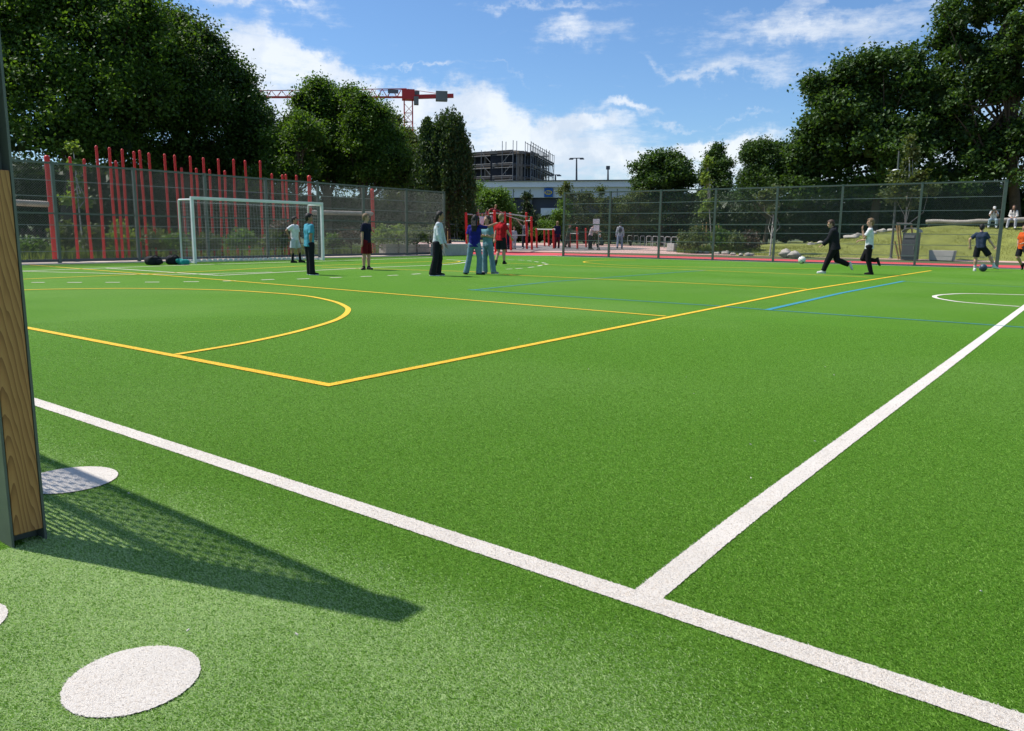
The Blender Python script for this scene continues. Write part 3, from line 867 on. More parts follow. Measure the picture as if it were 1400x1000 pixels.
# bicycle stands
bs = None
bx = [(858 + i*8.6 - .06*i*i*.5) for i in range(9)]
for i in range(9):
    x = 858+i*(68/8); yb = 334.6+i*(7.0/8)
    a = gp(x, yb); Da = math.hypot(a.x, a.y)
    if bs is None:
        bs = thing('bicycle_stand', 'galvanised bicycle stand hoop in the row behind the right fence', 'bicycle stand', a, 0, 'galvanised bicycle stand hoops')
        d = Vector((a.y, -a.x, 0)).normalized()
        hh = .92
        m = MB(); pts_ = []
        L_ = .42
        pts_ = [Vector((0, 0, 0)), Vector((0, 0, hh-.09)), d*.03+Vector((0, 0, hh-.03)), d*.09+Vector((0, 0, hh)), d*(L_-.09)+Vector((0, 0, hh)), d*(L_-.03)+Vector((0, 0, hh-.03)), d*L_+Vector((0, 0, hh-.09)), d*L_]
        m.tube(pts_, .028, 8); m.build('hoop', MAT['pale_bar'], bs, world=False)
        m = MB(); m.tube([Vector((0, 0, .42)), d*L_+Vector((0, 0, .42))], .018, 8); m.build('crossbar', MAT['pale_bar'], bs, world=False)
    else:
        dup(bs, a)
# boulders at the bank's foot
def boulder(label, c, size, rz, seed, group=None):
    m = MB(); n = 16; rows = 10; vs_ = []; fs_ = []; rr = random.Random(seed)
    ph0 = rr.uniform(0, 6); R = Matrix.Rotation(rz, 3, 'Z')
    for i in range(rows+1):
        th = math.pi*i/rows
        for k in range(n):
            f = 2*math.pi*k/n
            p = Vector((math.sin(th)*math.cos(f), math.sin(th)*math.sin(f), math.cos(th)))
            w_ = 1+.14*math.sin(2*p.x*2+ph0)+.10*math.sin(3*p.y+5*p.z+ph0*2)+.05*math.sin(9*p.x+7*p.z+ph0)
            vs_.append(Vector(c)+R@Vector((p.x*size[0]*w_, p.y*size[1]*w_, p.z*size[2]*w_)))
    for i in range(rows):
        for k in range(n):
            fs_.append((i*n+k, (i+1)*n+k, (i+1)*n+(k+1) % n, i*n+(k+1) % n))
    m.add(vs_, fs_, True)
    return tag(m.build('boulder', MAT['stone']), label, 'boulder', group)
def rock_px(label, x, y, wpx, hpx, seed, group=None, D=None, depth=1.0):
    p = gp(x, y) if D is None else dp(x, y, D)
    D_ = math.hypot(p.x, p.y); rz = math.atan2(-p.x, p.y)
    sx, sz = wpx/2/FPX*D_, hpx/FPX*D_*.62
    if D is None: p = p+Vector((p.x, p.y, 0)).normalized()*sx*.6
    return boulder(label, p+Vector((0, 0, sz*.45)), (sx, sx*depth, sz), rz, seed, group)
rock_px('large pale boulder with a sloping back on the bank, left one of the touching pair', 1074, 350.2, 19, 9, 3, D=44.5)
rock_px('large pale flat boulder on the bank, right one of the touching pair', 1086, 351.4, 19, 7.5, 8, D=43.5)
for i, (x, y, w_, h_) in enumerate([(955.5, 346.2, 8.5, 3.2), (966, 346.8, 9, 3.2), (980, 347.6, 8, 3), (992, 347.8, 10, 5), (1002, 348.6, 7, 3), (1013, 349.4, 7, 3)]):
    rock_px('small pale rounded stone lining the planting bed beside the red track', x, y, w_, h_, 20+i, 'stones edging the planting bed')
rock_px('dark topped boulder where the planting bed meets the grass bank', 1024, 349.6, 12, 4, 33)
for i, (x, fr_, w_, h_) in enumerate([(1108, .98, 12, 4), (1120, 1.0, 10, 3.5), (1162, .98, 18, 5), (1172, 1.03, 14, 5), (1190, 1.0, 10, 4), (1203, 1.0, 13, 5), (1216, 1.02, 10, 4)]):
    p = bank_at(x, fr_); D_ = math.hypot(p.x, p.y); sx = w_/2/FPX*D_; sz = h_/FPX*D_*.6
    boulder('pale boulder lying along the crest of the grass bank', p+Vector((0, 0, sz*.35)), (sx, sx*.8, sz), math.atan2(-p.x, p.y), 50+i, 'boulders along the crest of the bank')

# log benches on the crest
def log_bench(label, x0, y0, x1, y1, r, D0, D1):
    a = dp(x0, y0, D0); b = dp(x1, y1, D1)
    o = thing('log_bench', label, 'bench', (a.x, a.y, 0))
    m = MB(); pts_ = []; rs = []
    for i in range(15):
        t = i/14; pts_.append(a.lerp(b, t)+Vector((0, 0, .03*math.sin(t*9)))); rs.append(r*(1+.06*math.sin(t*17)))
    m.tube(pts_, rs, 14); m.build('log', MAT['log'], o)
    for t in (.06, .5, .94):
        p = a.lerp(b, t); m = MB(); m.tube([p-Vector((0, 0, r*.7)), p-Vector((0, 0, r*.7+.55))], .10, 8); m.build('leg', MAT['bark'], o)
    return o
pb_ = bank_at(1300, 1.03); DB = math.hypot(pb_.x, pb_.y)
LOG1 = log_bench('long pale log bench on top of the grass bank behind the right fence', 1266, 303.6, 1354, 303.2, .13, DB+.5, DB)
LOG2 = log_bench('log bench at the right edge under the girl with the long hair', 1362, 303.4, 1440, 297, .15, DB-.1, DB+1.2)

# slender lamp post
b = gp(1217.8, 353.6); D = math.hypot(b.x, b.y)
lp = thing('street_lamp', 'thin grey lamp post with a flat white round lamp behind the right fence', 'street lamp', b)
t = dp(1229.2, 207, D)
m = MB(); m.tube([b, b+Vector((0, 0, 1.2)), t], [.075, .06, .04], 12); m.lathe(b, [(.12, 0), (.12, .03), (.08, .06)], 12); m.build('pole', MAT['steel'], lp)
lh_ = dp(1225.2, 233.4, D)
m = MB(); m.lathe(lh_, [(0, .07), (.10, .065), (.20, .03), (.21, -.01), (.17, -.05), (0, -.055)], 18); m.build('lamp_head', MAT['white_paint'], lp)
m = MB(); m.tube([lh_, dp(1228, 231, D)], .03, 8); m.build('arm', MAT['steel'], lp)

# dark cabinet at the bank's foot
a = gp(1231, 355.2); b2 = gp(1250, 355.8); D = math.hypot(a.x, a.y)
cb = thing('bin_cabinet', 'dark grey metal bin cabinet with a rounded lid at the foot of the bank', 'cabinet', (a+b2)/2)
d = (b2-a).normalized(); n = Vector((-d.y, d.x, 0)); rz = math.atan2(d.y, d.x)
hb = zt(1240, 318.5, a); wd_ = (b2-a).length; c0 = (a+b2)/2+n*.35
m = MB(); m.box(c0+Vector((0, 0, hb/2)), (wd_, .7, hb), rz); m.build('body', MAT['grey_dark'], cb, bevel=.015)
m = MB(); m.box(c0-n*.36+Vector((0, 0, hb*.40)), (wd_*.9, .02, hb*.62), rz); m.build('door', MAT['grey_dark'], cb, bevel=.006)
m = MB(); m.box(c0-n*.36+Vector((0, 0, hb*.86)), (wd_*.72, .02, hb*.10), rz); m.build('opening', MAT['galv'], cb, bevel=.004)
m = MB(); m.box(c0-n*.38+d*wd_*.38+Vector((0, 0, hb*.45)), (.03, .03, .18), rz); m.build('handle', MAT['galv'], cb)
m = MB(); arc = []
for i in range(9):
    t = math.pi*i/8; arc.append(c0-d*math.cos(t)*(wd_/2+.06)+Vector((0, 0, hb+.02+.22*math.sin(t))))
for p, q in zip(arc, arc[1:]): m.beam(p, q, .78, .035, up=Vector((0, 0, 1)))
m.build('lid', MAT['galv'], cb)
# timber guard round the young tree
tg = thing('tree_guard', 'yellowish timber stakes with a grey top frame around the young white stemmed tree', 'tree guard', gp(1224, 355))
c = gp(1236, 354.2)
for (x, ty) in ((1221, 330), (1224, 308), (1227.2, 306), (1243.6, 306)):
    bb = gp(x, 355.2)+n*(.9); m = MB(); m.tube([bb, dp(x+2.2, ty, math.hypot(bb.x, bb.y))], .045, 8); m.build('stake', MAT['slat'], tg)
bb = gp(1224, 355)+n*.9; Dg = math.hypot(bb.x, bb.y)
m = MB(); m.beam(dp(1225.6, 305.6, Dg), dp(1247, 306.4, Dg), .08, .09); m.build('top_frame', MAT['log'], tg)

# footballs
def ball_mat(name, a, b):
    mt, nt, P = nodes_of(name)
    tc = N(nt, 'ShaderNodeTexCoord'); v = N(nt, 'ShaderNodeTexVoronoi'); v.inputs['Scale'].default_value = 8.5
    nt.links.new(tc.outputs['Object'], v.inputs['Vector'])
    r = ramp(nt, v.outputs['Distance'], [(.30, b), (.36, a)]); nt.links.new(r.outputs['Color'], P.inputs['Base Color']); P.inputs['Roughness'].default_value = .45
    return mt
def ball(label, px, py, r, mt, seam):
    p = gp(px, py)+Vector((0, 0, 0))
    o = thing('football', label, 'football', p)
    m = MB(); n = 20; m.lathe(p+Vector((0, 0, r)), [(r*math.sin(math.pi*i/14), -r*math.cos(math.pi*i/14)) for i in range(15)], n); m.build('shell', mt, o)
    m = MB(); rr = r*1.004
    m.tube([p+Vector((rr*math.cos(t), rr*math.sin(t)*.8, r+rr*math.sin(t)*.6)) for t in [2*math.pi*i/24 for i in range(25)]], .004, 4, False); m.build('seam', seam, o)
    return o
ball('white football with black panels rolling ahead of the runner in the black hoodie', 1096, 360.8, .155, ball_mat('ball_white', (.72, .72, .66), (.03, .03, .03)), MAT['black_rubber'])
ball('dark football at the feet of the boy in slate navy by the end post', 1343.5, 371.6, .13, ball_mat('ball_dark', (.03, .05, .08), (.10, .14, .18)), MAT['black_rubber'])

# wooden rail fence far left
wf = thing('rail_fence', 'low brown wooden rail fence along the sandy path at far left', 'fence', (10, 43, 0))
A = dp(15, 322, 44); Bq = dp(78, 321, 46); A.z = Bq.z = 0
for i in range(9):
    p = A.lerp(Bq, i/8); m = MB(); m.box(p+Vector((0, 0, .5)), (.11, .11, 1.0), .2); m.build('post', MAT['bark'], wf)
for z in (.35, .78):
    m = MB(); m.beam(A+Vector((0, -.08, z)), Bq+Vector((0, -.08, z)), .04, .12); m.build('rail', MAT['bark'], wf)

# ------------------------------------------------------------------ furniture store hall with the blue sign
MAT['clad'] = mat('grey_cladding', (.62, .65, .68), (.56, .59, .62), .4, .5)
MAT['clad2'] = mat('light_grey_cladding', (.74, .76, .79), (.68, .70, .73), .4, .5)
MAT['dark_front'] = mat('dark_recess_wall', (.055, .06, .075), (.04, .045, .055), .3, .7)
MAT['sign_blue'] = mat('sign_blue', (.01, .10, .36), (.01, .085, .32), 1, .4)
MAT['sign_yellow'] = mat('sign_yellow', (.72, .52, .02), (.66, .46, .02), 1, .4)
DH = 112.0
hall_a = dp(520, 300, DH+6); hall_b = dp(905, 300, DH-6); hall_a.z = hall_b.z = 0
d = (hall_b-hall_a).normalized(); n = Vector((-d.y, d.x, 0)); rz = math.atan2(d.y, d.x); LH = (hall_b-hall_a).length; mid = (hall_a+hall_b)/2
def onh(x, y): return onplane(x, y, hall_a, hall_b)
ztop, zgap0, zgap1, zbot = onh(780, 248.2).z, onh(780, 256.2).z, onh(780, 258.6).z, onh(770, 270.4).z
hl = thing('store_hall', 'long flat roofed grey metal clad store hall with a dark ground floor', 'building', mid)
m = MB(); m.box(mid+n*20.3+Vector((0, 0, zbot/2)), (LH, 40, zbot), rz); m.build('ground_floor', MAT['dark_front'], hl)
m = MB(); m.box(mid+n*20+Vector((0, 0, (zbot+zgap0)/2)), (LH+.4, 40.2, zgap0-zbot), rz)
m.build('wall', MAT['clad'], hl)
m = MB(); k = int(LH/2.4)
for i in range(k): m.box(hall_a+d*(i+.5)*LH/k-n*.13+Vector((0, 0, (zbot+zgap0)/2-.1)), (.07, .05, zgap0-zbot-.3), rz)
m.build('cladding_joint', MAT['grey_dark'], hl)
m = MB(); m.box(mid+n*19.8+Vector((0, 0, (zgap0+ztop)/2)), (LH+1, 40.8, ztop-zgap0), rz); m.build('parapet', MAT['clad2'], hl)
m = MB(); m.box(mid+n*19.7+Vector((0, 0, ztop+.06)), (LH+1.3, 41.1, .12), rz); m.build('coping', MAT['grey_dark'], hl)
m = MB(); p0 = onh(740, 300); p1 = onh(772, 300); m.box((p0+p1)/2-n*.1+Vector((0, 0, 2.2-(p0.z+p1.z)/2)), ((p1-p0).length, .5, 4.4), rz); m.build('gate', MAT['clad'], hl)
m = MB(); m.box(onh(747, 289.4)-n*.5, (.45, .06, .35), rz); m.build('plate', MAT['white_paint'], hl)
for x in (700, 726): m = MB(); q = onh(x, 300); m.box(Vector((q.x, q.y, zbot/2))-n*.1, (.3, .3, zbot-.01), rz); m.build('column', MAT['grey_dark'], hl)
s0, s1 = onh(745.2, 257.6), onh(756.4, 269.8); sw = math.hypot(s1.x-s0.x, s1.y-s0.y); sh = s0.z-s1.z
sc = (s0+s1)/2
sg = thing('store_sign', 'square blue sign with a yellow oval and lettering on the grey hall', 'sign', (sc.x, sc.y, sc.z-sh/2))
m = MB(); m.box(sc-n*.30, (sw, .25, sh), rz); m.build('board', MAT['sign_blue'], sg, bevel=.02)
m = MB(); vs_ = []
for s_ in (0, 1):
    for i in range(32):
        t = 2*math.pi*i/32; vs_.append(sc-n*(.43+.03*s_)+d*math.cos(t)*sw*.45+Vector((0, 0, math.sin(t)*sh*.24)))
m.add(vs_, [tuple(range(32, 64))[::-1]]+[(i, (i+1) % 32, (i+1) % 32+32, i+32) for i in range(32)]); m.build('oval', MAT['sign_yellow'], sg)
cu = bpy.data.curves.new('lettering', 'FONT'); cu.body = 'IKEA'; cu.align_x = 'CENTER'; cu.align_y = 'CENTER'; cu.size = sh*.36; cu.extrude = .01; cu.offset = .02
to = bpy.data.objects.new('tmp', cu); COL.objects.link(to)
bpy.context.view_layer.update()
tm = bpy.data.meshes.new_from_object(to.evaluated_get(bpy.context.evaluated_depsgraph_get()))
bpy.data.objects.remove(to)
to = link_mesh('lettering', tm, MAT['sign_blue'], sg)
to.location = Vector(sc-n*.475)-Vector(sg.location)
to.rotation_euler = (math.radians(90), 0, rz); to.scale = (.85, 1, 1)

# lamp masts on the hall's roof deck
def mast(label, x, yt, yb, arms):
    p = onh(x, yb)+n*9; D_ = math.hypot(p.x, p.y); p = dp(x, yb, D_); p.z = ztop+.12; t = dp(x, yt, D_)
    o = thing('lamp_mast', label, 'lamp mast', p)
    m = MB(); m.tube([p, t], [.16, .10], 8); m.build('pole', MAT['grey_dark'], o)
    m = MB(); m.tube([p+Vector((0, 0, .0)), p.lerp(t, .16)], .34, 8); m.build('base_box', MAT['grey_dark'], o)
    if arms:
        m = MB(); m.beam(t-d*arms, t+d*arms, .12, .12); m.build('crossarm', MAT['grey_dark'], o)
        for s_ in (-1, 1): m = MB(); m.box(t+d*arms*s_*.8+Vector((0, 0, -.12)), (.6, .3, .15), rz); m.build('lamp_head', MAT['grey_dark'], o)
    else:
        m = MB(); m.box(t, (.5, .4, .5), rz); m.build('lamp_head', MAT['grey_dark'], o)
mast('tall lamp mast with two short arms on the hall roof', 788.3, 216.6, 248, 1.0)
mast('single lamp mast nearest the round tree on the hall roof', 831.3, 229.6, 248.2, 0)
mast('short lamp mast with two arms on the hall roof beside the scaffolding', 759.4, 239.4, 249, .7)

# ------------------------------------------------------------------ building under construction
MAT['raw'] = mat('raw_concrete', (.27, .225, .18), (.16, .135, .11), .15, .9, .2, 2)
MAT['brick'] = mat('brick_infill', (.26, .13, .075), (.17, .09, .06), .3, .9, .2, 4)
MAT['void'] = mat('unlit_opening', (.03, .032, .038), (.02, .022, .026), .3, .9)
MAT['scaff'] = mat('scaffold_tube', (.20, .205, .21), (.15, .155, .16), .5, .5, 0, 1, .2)
MAT['plank'] = mat('scaffold_plank', (.12, .10, .085), (.09, .075, .065), .5, .9)
cA = dp(640, 300, 158); cC = dp(709.5, 300, 150); cB = dp(743, 300, 176)
for q in (cA, cC, cB): q.z = 0
bz1 = dp(709.5, 206.4, 150).z; gl = dp(700, 253, 150).z-3
bu = thing('building_shell', 'brick and concrete building shell wrapped in scaffolding under construction', 'building', cC)
def facade(a, b, nm, brick_rows, right):
    d = (b-a).normalized(); n = Vector((-d.y, d.x, 0))
    if n.dot(a) < 0: n = -n
    L = (b-a).length; fl = 4; fh = (bz1-gl)/fl; rz = math.atan2(d.y, d.x); mid = (a+b)/2
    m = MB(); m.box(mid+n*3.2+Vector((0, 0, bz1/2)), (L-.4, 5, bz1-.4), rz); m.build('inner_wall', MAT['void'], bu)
    for k in range(fl+1):
        m = MB(); m.box(mid+n*2.5+Vector((0, 0, gl+k*fh-(.3 if k else 0))), (L+(.5 if k == fl else .02*k), 5.6+.02*k+(.8 if k == fl else 0), .55), rz); m.build('floor_slab', MAT['raw'], bu)
    nb = max(3, int(L/3.4))
    for k in range(nb+1):
        m = MB(); m.box(a+d*(L*k/nb)+n*.35+Vector((0, 0, (gl+bz1)/2)), (.5, .5, bz1-gl-.6), rz); m.build('column', MAT['raw'], bu)
    for k in range(fl):
        for i in range(nb):
            rr = random.random()
            if k in brick_rows or rr < .35:
                hh_ = fh*random.choice([.45, .62, .95]) if k not in brick_rows else fh*.93
                m = MB(); m.box(a+d*(L*(i+.5)/nb)+n*.5+Vector((0, 0, gl+k*fh+hh_/2)), (L/nb-.52, .3, hh_-.3), rz); m.build('infill_wall', MAT['brick'] if (right or rr < .2) else MAT['raw'], bu)
    # scaffold
    m = MB(); ns = int(L/2.4)
    for off in (1.0, 2.1):
        for k in range(ns+1):
            p = a+d*(L*k/ns)-n*off; m.tube([p, p+Vector((0, 0, bz1+(1.7 if right or k > ns*.7 else .3)))], .065, 5)
        for k in range(fl*2+2):
            z = gl+k*fh/2+(.35 if k % 2 else 0)
            if k > fl*2 and not right: continue
            m.tube([a-n*off+Vector((0, 0, z)), b-n*off+Vector((0, 0, z))], .05, 5)
    for k in range(0, ns, 2):
        for j in range(fl):
            p = a+d*(L*k/ns)-n*2.1; q = a+d*(L*(k+1)/ns)-n*2.1
            m.tube([p+Vector((0, 0, gl+j*fh+(fh if k % 4 else 0))), q+Vector((0, 0, gl+j*fh+(0 if k % 4 else fh)))], .05, 5)
    m.build('scaffold', MAT['scaff'], bu)
    m = MB()
    for k in range(1, fl+1): m.box(mid-n*2.08+Vector((0, 0, gl+k*fh-.2)), (L, .05, .3), rz)
    m.build('toe_board', MAT['plank'], bu)
    for k in range(1, fl+1):
        m = MB(); m.box(mid-n*1.55+Vector((0, 0, gl+k*fh-.45)), (L, 1.05, .09), rz); m.build('scaffold_deck', MAT['plank'], bu)
facade(cA, cC, 'left', (0,), False)
facade(cC, cB, 'right', (0, 1, 2), True)
m = MB()
for (x, yy) in ((745, 204), (749.2, 206), (741.8, 208)):
    p = dp(x, 300, 174); p.z = 0; m.tube([p, Vector((p.x, p.y, dp(x, yy, 174).z))], .07, 5)
for yy in (214, 222, 231, 240, 247):
    m.tube([dp(738, yy, 174), dp(751, yy+.5, 174)], .05, 5); m.box(dp(745, yy, 174), (1.8, 1.2, .10), .3)
m.build('stair_tower', MAT['scaff'], bu)

# ------------------------------------------------------------------ tower crane
MAT['crane'] = mat('red_crane_steel', (.58, .04, .04), (.48, .035, .035), .3, .5)
MAT['ballast'] = mat('grey_ballast', (.22, .22, .21), None, .3, .9)
MAT['banner'] = mat('grey_banner', (.16, .17, .19), (.12, .13, .15), .4, .8)
DC = 190.0
bc = dp(559.7, 300, DC); bc.z = 0
cr = thing('tower_crane', 'red tower crane with a long lattice jib rising behind the trees', 'crane', bc)
vd = Vector((bc.x, bc.y, 0)).normalized(); dr = Vector((bc.y, -bc.x, 0)).normalized()
zj = dp(559.7, 131.5, DC).z; hw = .95
m = MB(); zz = 0
corners = [dr*sx*hw+vd*sy*hw for sx, sy in ((-1, -1), (1, -1), (1, 1), (-1, 1))]
for c in corners: m.beam(bc+c, bc+c+Vector((0, 0, zj)), .20, .20)
k = 0
while zz < zj-2:
    for i in range(4):
        c, e = corners[i], corners[(i+1) % 4]
        m.beam(bc+c+Vector((0, 0, zz)), bc+e+Vector((0, 0, zz)), .10, .10)
        m.beam(bc+(c if k % 2 else e)+Vector((0, 0, zz)), bc+(e if k % 2 else c)+Vector((0, 0, zz+2.0)), .10, .10)
    zz += 2.0; k += 1
m.build('mast', MAT['crane'], cr)
m = MB(); m.box(bc+Vector((0, 0, zj+.2)), (2.9, 2.9, 2.2), math.atan2(dr.y, dr.x)); m.build('slewing_ring', MAT['crane'], cr)
apex = dp(558.6, 122.4, DC); 
m = MB()
for c in corners: m.beam(bc+c*.9+Vector((0, 0, zj+1)), apex, .22, .22)
m.build('apex_frame', MAT['crane'], cr)
def jib(x0, y0, x1, y1, ht, nm, seg):
    a = dp(x0, y0, DC); b = dp(x1, y1, DC); m = MB(); d = (b-a).normalized(); L = (b-a).length
    for s_ in (-.65, .65): m.beam(a+vd*s_, b+vd*s_, .24, .24)
    up = Vector((0, 0, ht)); m.beam(a+up, b+up*.72, .17, .17)
    ns = int(L/seg)
    for i in range(ns):
        p = a+d*(L*i/ns); q = a+d*(L*(i+1)/ns); u0 = up*(1-.28*(i+.5)/ns)
        md = (p+q)/2+u0
        for s_ in (-.65, .65): m.beam(p+vd*s_, md, .09, .09); m.beam(md, q+vd*s_, .09, .09)
    return m.build(nm, MAT['crane'], cr)
jib(556, 133.2, 350, 133.2, 1.9, 'jib', 2.2)
m = MB(); m.beam(dp(563, 133, DC), dp(620, 131.3, DC), 1.4, .8); m.build('counter_jib', MAT['crane'], cr)
m = MB(); m.beam(apex, dp(519, 124, DC), .10, .10); m.beam(apex, dp(600, 128.4, DC), .10, .10); m.build('tie_bar', MAT['crane'], cr)
rzc = math.atan2(dr.y, dr.x)
m = MB(); m.box(dp(603.7, 132, DC), (2.7, 1.7, 2.2), rzc); m.build('ballast', MAT['ballast'], cr, bevel=.1)
m = MB(); m.box(dp(569, 139, DC)-vd*.9, (1.1, 1.6, 1.8), rzc); m.build('cabin', MAT['ballast'], cr, bevel=.1)
m = MB(); m.box(dp(569, 128.6, DC), (1.5, 1.2, 1.2), rzc); m.build('winch', MAT['ballast'], cr, bevel=.1)
m = MB(); m.box(dp(537.5, 126, DC)-vd*.75, (2.4, .12, .9), rzc); m.build('banner', MAT['banner'], cr)
m = MB(); m.box(dp(515, 134.6, DC), (.7, .9, .4), rzc); m.tube([dp(515, 134.8, DC), dp(515, 137.5, DC)], .05, 5); m.build('trolley', MAT['crane'], cr)
# ------------------------------------------------------------------ trees and planting
def leaf_quads(C, size, up=.25, droop=0.0, aspect=.62):
    n = len(C)
    nrm = RNG.normal(size=(n, 3)); nrm[:, 2] = np.abs(nrm[:, 2])+up
    nrm /= np.linalg.norm(nrm, axis=1)[:, None]
    t = RNG.normal(size=(n, 3))
    if droop: t[:, 2] -= droop*2.2
    t -= nrm*(t*nrm).sum(1)[:, None]; t /= np.linalg.norm(t, axis=1)[:, None]+1e-9
    b = np.cross(nrm, t)
    L = size*RNG.uniform(.6, 1.35, n)[:, None]; W_ = L*aspect
    V = np.stack([C-t*L*.5, C+b*W_*.5-t*L*.05+nrm*L*.06, C+t*L*.5, C-b*W_*.5-t*L*.05+nrm*L*.06], 1).reshape(-1, 3)
    return V, np.arange(4*n).reshape(-1, 4)

def crown_points(blobs, nleaf, clump_r, shell=.55, flat=.75, per=70):
    """leaf centres gathered into clumps spread through the blobs"""
    wts = np.array([b[3]*b[4]+b[4]*b[5]+b[3]*b[5] for b in blobs]); wts = wts/wts.sum()
    out = []; cl = []
    nclump = max(12, int(nleaf/per))
    for b, w_ in zip(blobs, wts):
        k = max(5, int(nclump*w_))
        u = RNG.normal(size=(k, 3)); u /= np.linalg.norm(u, axis=1)[:, None]
        u[:, 2] = np.where(u[:, 2] < -.55, -u[:, 2]*.4, u[:, 2])
        rad = shell+(1-shell)*RNG.uniform(0, 1, k)**.55
        rad *= 1+.16*np.sin(6.2*u[:, 0]+b[0])*np.sin(4.3*u[:, 2]+b[1])+RNG.normal(0, .085, k)
        c = np.array(b[:3])+u*rad[:, None]*np.array(b[3:6])
        cl.append(c)
        cr = clump_r*RNG.uniform(.55, 1.4, k)
        m_ = np.maximum(6, (per*(cr/clump_r)**1.6*RNG.uniform(.6, 1.3, k))).astype(int)
        idx = np.repeat(np.arange(k), m_)
        o = RNG.normal(size=(len(idx), 3))*.44
        o *= cr[idx][:, None]; o[:, 2] *= flat
        out.append(c[idx]+o)
    return np.concatenate(out), np.concatenate(cl)

def woody(mb, base, tops, r0, trunk_top, seed):
    rr = random.Random(seed); base = Vector(base); tt = Vector(trunk_top)
    pts_ = []; rs = []
    for i in range(8):
        t = i/7; p = base.lerp(tt, t)+Vector((rr.uniform(-1, 1), rr.uniform(-1, 1), 0))*r0*.7*t; pts_.append(p); rs.append(r0*(1-.62*t)*(1.35 if i == 0 else 1))
    mb.tube(pts_, rs, 9)
    for tp in tops:
        tp = Vector(tp); k = rr.randint(2, 6); s = pts_[k]
        mid_ = s.lerp(tp, .5)+Vector((rr.uniform(-.4, .4), rr.uniform(-.4, .4), -.12*(tp-s).length))
        r1 = max(.02, rs[k]*.45)
        mb.tube([s, s.lerp(mid_, .6), mid_, mid_.lerp(tp, .55)+Vector((0, 0, .1)), tp], [r1, r1*.8, r1*.62, r1*.4, .012], 6, False)

def tree_px(name, label, cat, D, foot, ell, nleaf, lsize, lm, clump=.8, trunk=.25, bark='bark', group=None, droop=0.0, nb=26, trunk_top=None, shell=.5, jit=1.0, per=105, flat=.75, trunk_foot_y=None):
    """foot: photo x of the stem; ell: (x, y, half width, half height[, depth shift]) of the crown lobes in the photo"""
    b = dp(foot, 330, D); b.z = 0.0
    if trunk_foot_y is not None: b = trunk_foot_y
    blobs = []
    vd = Vector((b.x, b.y, 0)).normalized()
    for e in ell:
        sh = e[4] if len(e) > 4 else RNG.uniform(-1, 1)*jit
        c = dp(e[0], e[1], D+sh); s = D/FPX*1.02
        q1 = max(e[2]*s*.4, e[2]*s-.7*clump); q3 = max(e[3]*s*.4, e[3]*s-.7*clump); blobs.append((c.x, c.y, c.z, q1, q1, q3))
    if nleaf > 12000 and name != 'hedge':
        for bl in list(blobs):
            for _ in range(4):
                a_, e_ = RNG.uniform(0, 2*np.pi), RNG.uniform(-.1, 1.2); f_ = RNG.uniform(.26, .42)
                blobs.append((bl[0]+bl[3]*math.cos(a_)*math.cos(e_)*.92, bl[1]+bl[4]*math.sin(a_)*math.cos(e_)*.92, bl[2]+bl[5]*math.sin(e_)*.92, bl[3]*f_, bl[4]*f_, bl[5]*f_))
    o = thing(name, label, cat, b, 0, group)
    P, cl = crown_points(blobs, nleaf, clump, shell, flat, per)
    P[:, 2] = np.maximum(P[:, 2], .05)
    V, F = leaf_quads(P, lsize, droop=droop)
    V -= np.array(b)[None, :]
    link_mesh('crown', np_mesh('crown', V, F), lm, o)
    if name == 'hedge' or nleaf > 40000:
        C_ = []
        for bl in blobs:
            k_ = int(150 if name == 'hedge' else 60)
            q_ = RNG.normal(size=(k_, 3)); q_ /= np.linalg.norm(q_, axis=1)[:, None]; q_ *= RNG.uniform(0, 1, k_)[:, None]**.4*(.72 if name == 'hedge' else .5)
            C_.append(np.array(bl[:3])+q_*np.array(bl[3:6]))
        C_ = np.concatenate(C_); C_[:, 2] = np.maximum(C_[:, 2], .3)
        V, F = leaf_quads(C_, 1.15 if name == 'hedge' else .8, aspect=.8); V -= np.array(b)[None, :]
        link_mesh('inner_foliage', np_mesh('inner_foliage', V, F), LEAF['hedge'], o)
    m = MB()
    if trunk_top is None:
        top = max(blobs, key=lambda q: q[2]+q[5]); tt = Vector((top[0], top[1], top[2]+top[5]*.45))
    else: tt = dp(trunk_top[0], trunk_top[1], D)
    sel = RNG.choice(len(cl), min(nb, len(cl)), replace=False)
    woody(m, b, cl[sel], trunk, tt, int(foot)+7)
    m.build('trunk', MAT[bark], o)
    return o

LEAF = dict(
    dark=leaf_mat('dark_maple_leaf', (.070, .14, .022), (.022, .052, .010), .36),
    mid=leaf_mat('mid_green_leaf', (.115, .22, .030), (.034, .075, .014), .45),
    bright=leaf_mat('bright_green_leaf', (.14, .25, .04), (.06, .13, .02), .42),
    yellow=leaf_mat('yellow_green_leaf', (.22, .31, .06), (.11, .19, .035), .42),
    birch=leaf_mat('birch_leaf', (.07, .125, .034), (.024, .05, .016), .36),
    right=leaf_mat('oak_leaf', (.080, .155, .032), (.024, .058, .014), .34),
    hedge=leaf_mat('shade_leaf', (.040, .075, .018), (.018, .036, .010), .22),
    olive=leaf_mat('olive_leaf', (.12, .16, .05), (.055, .085, .025), .35),
    purple=leaf_mat('reddish_leaf', (.10, .055, .04), (.05, .04, .025), .25),
)
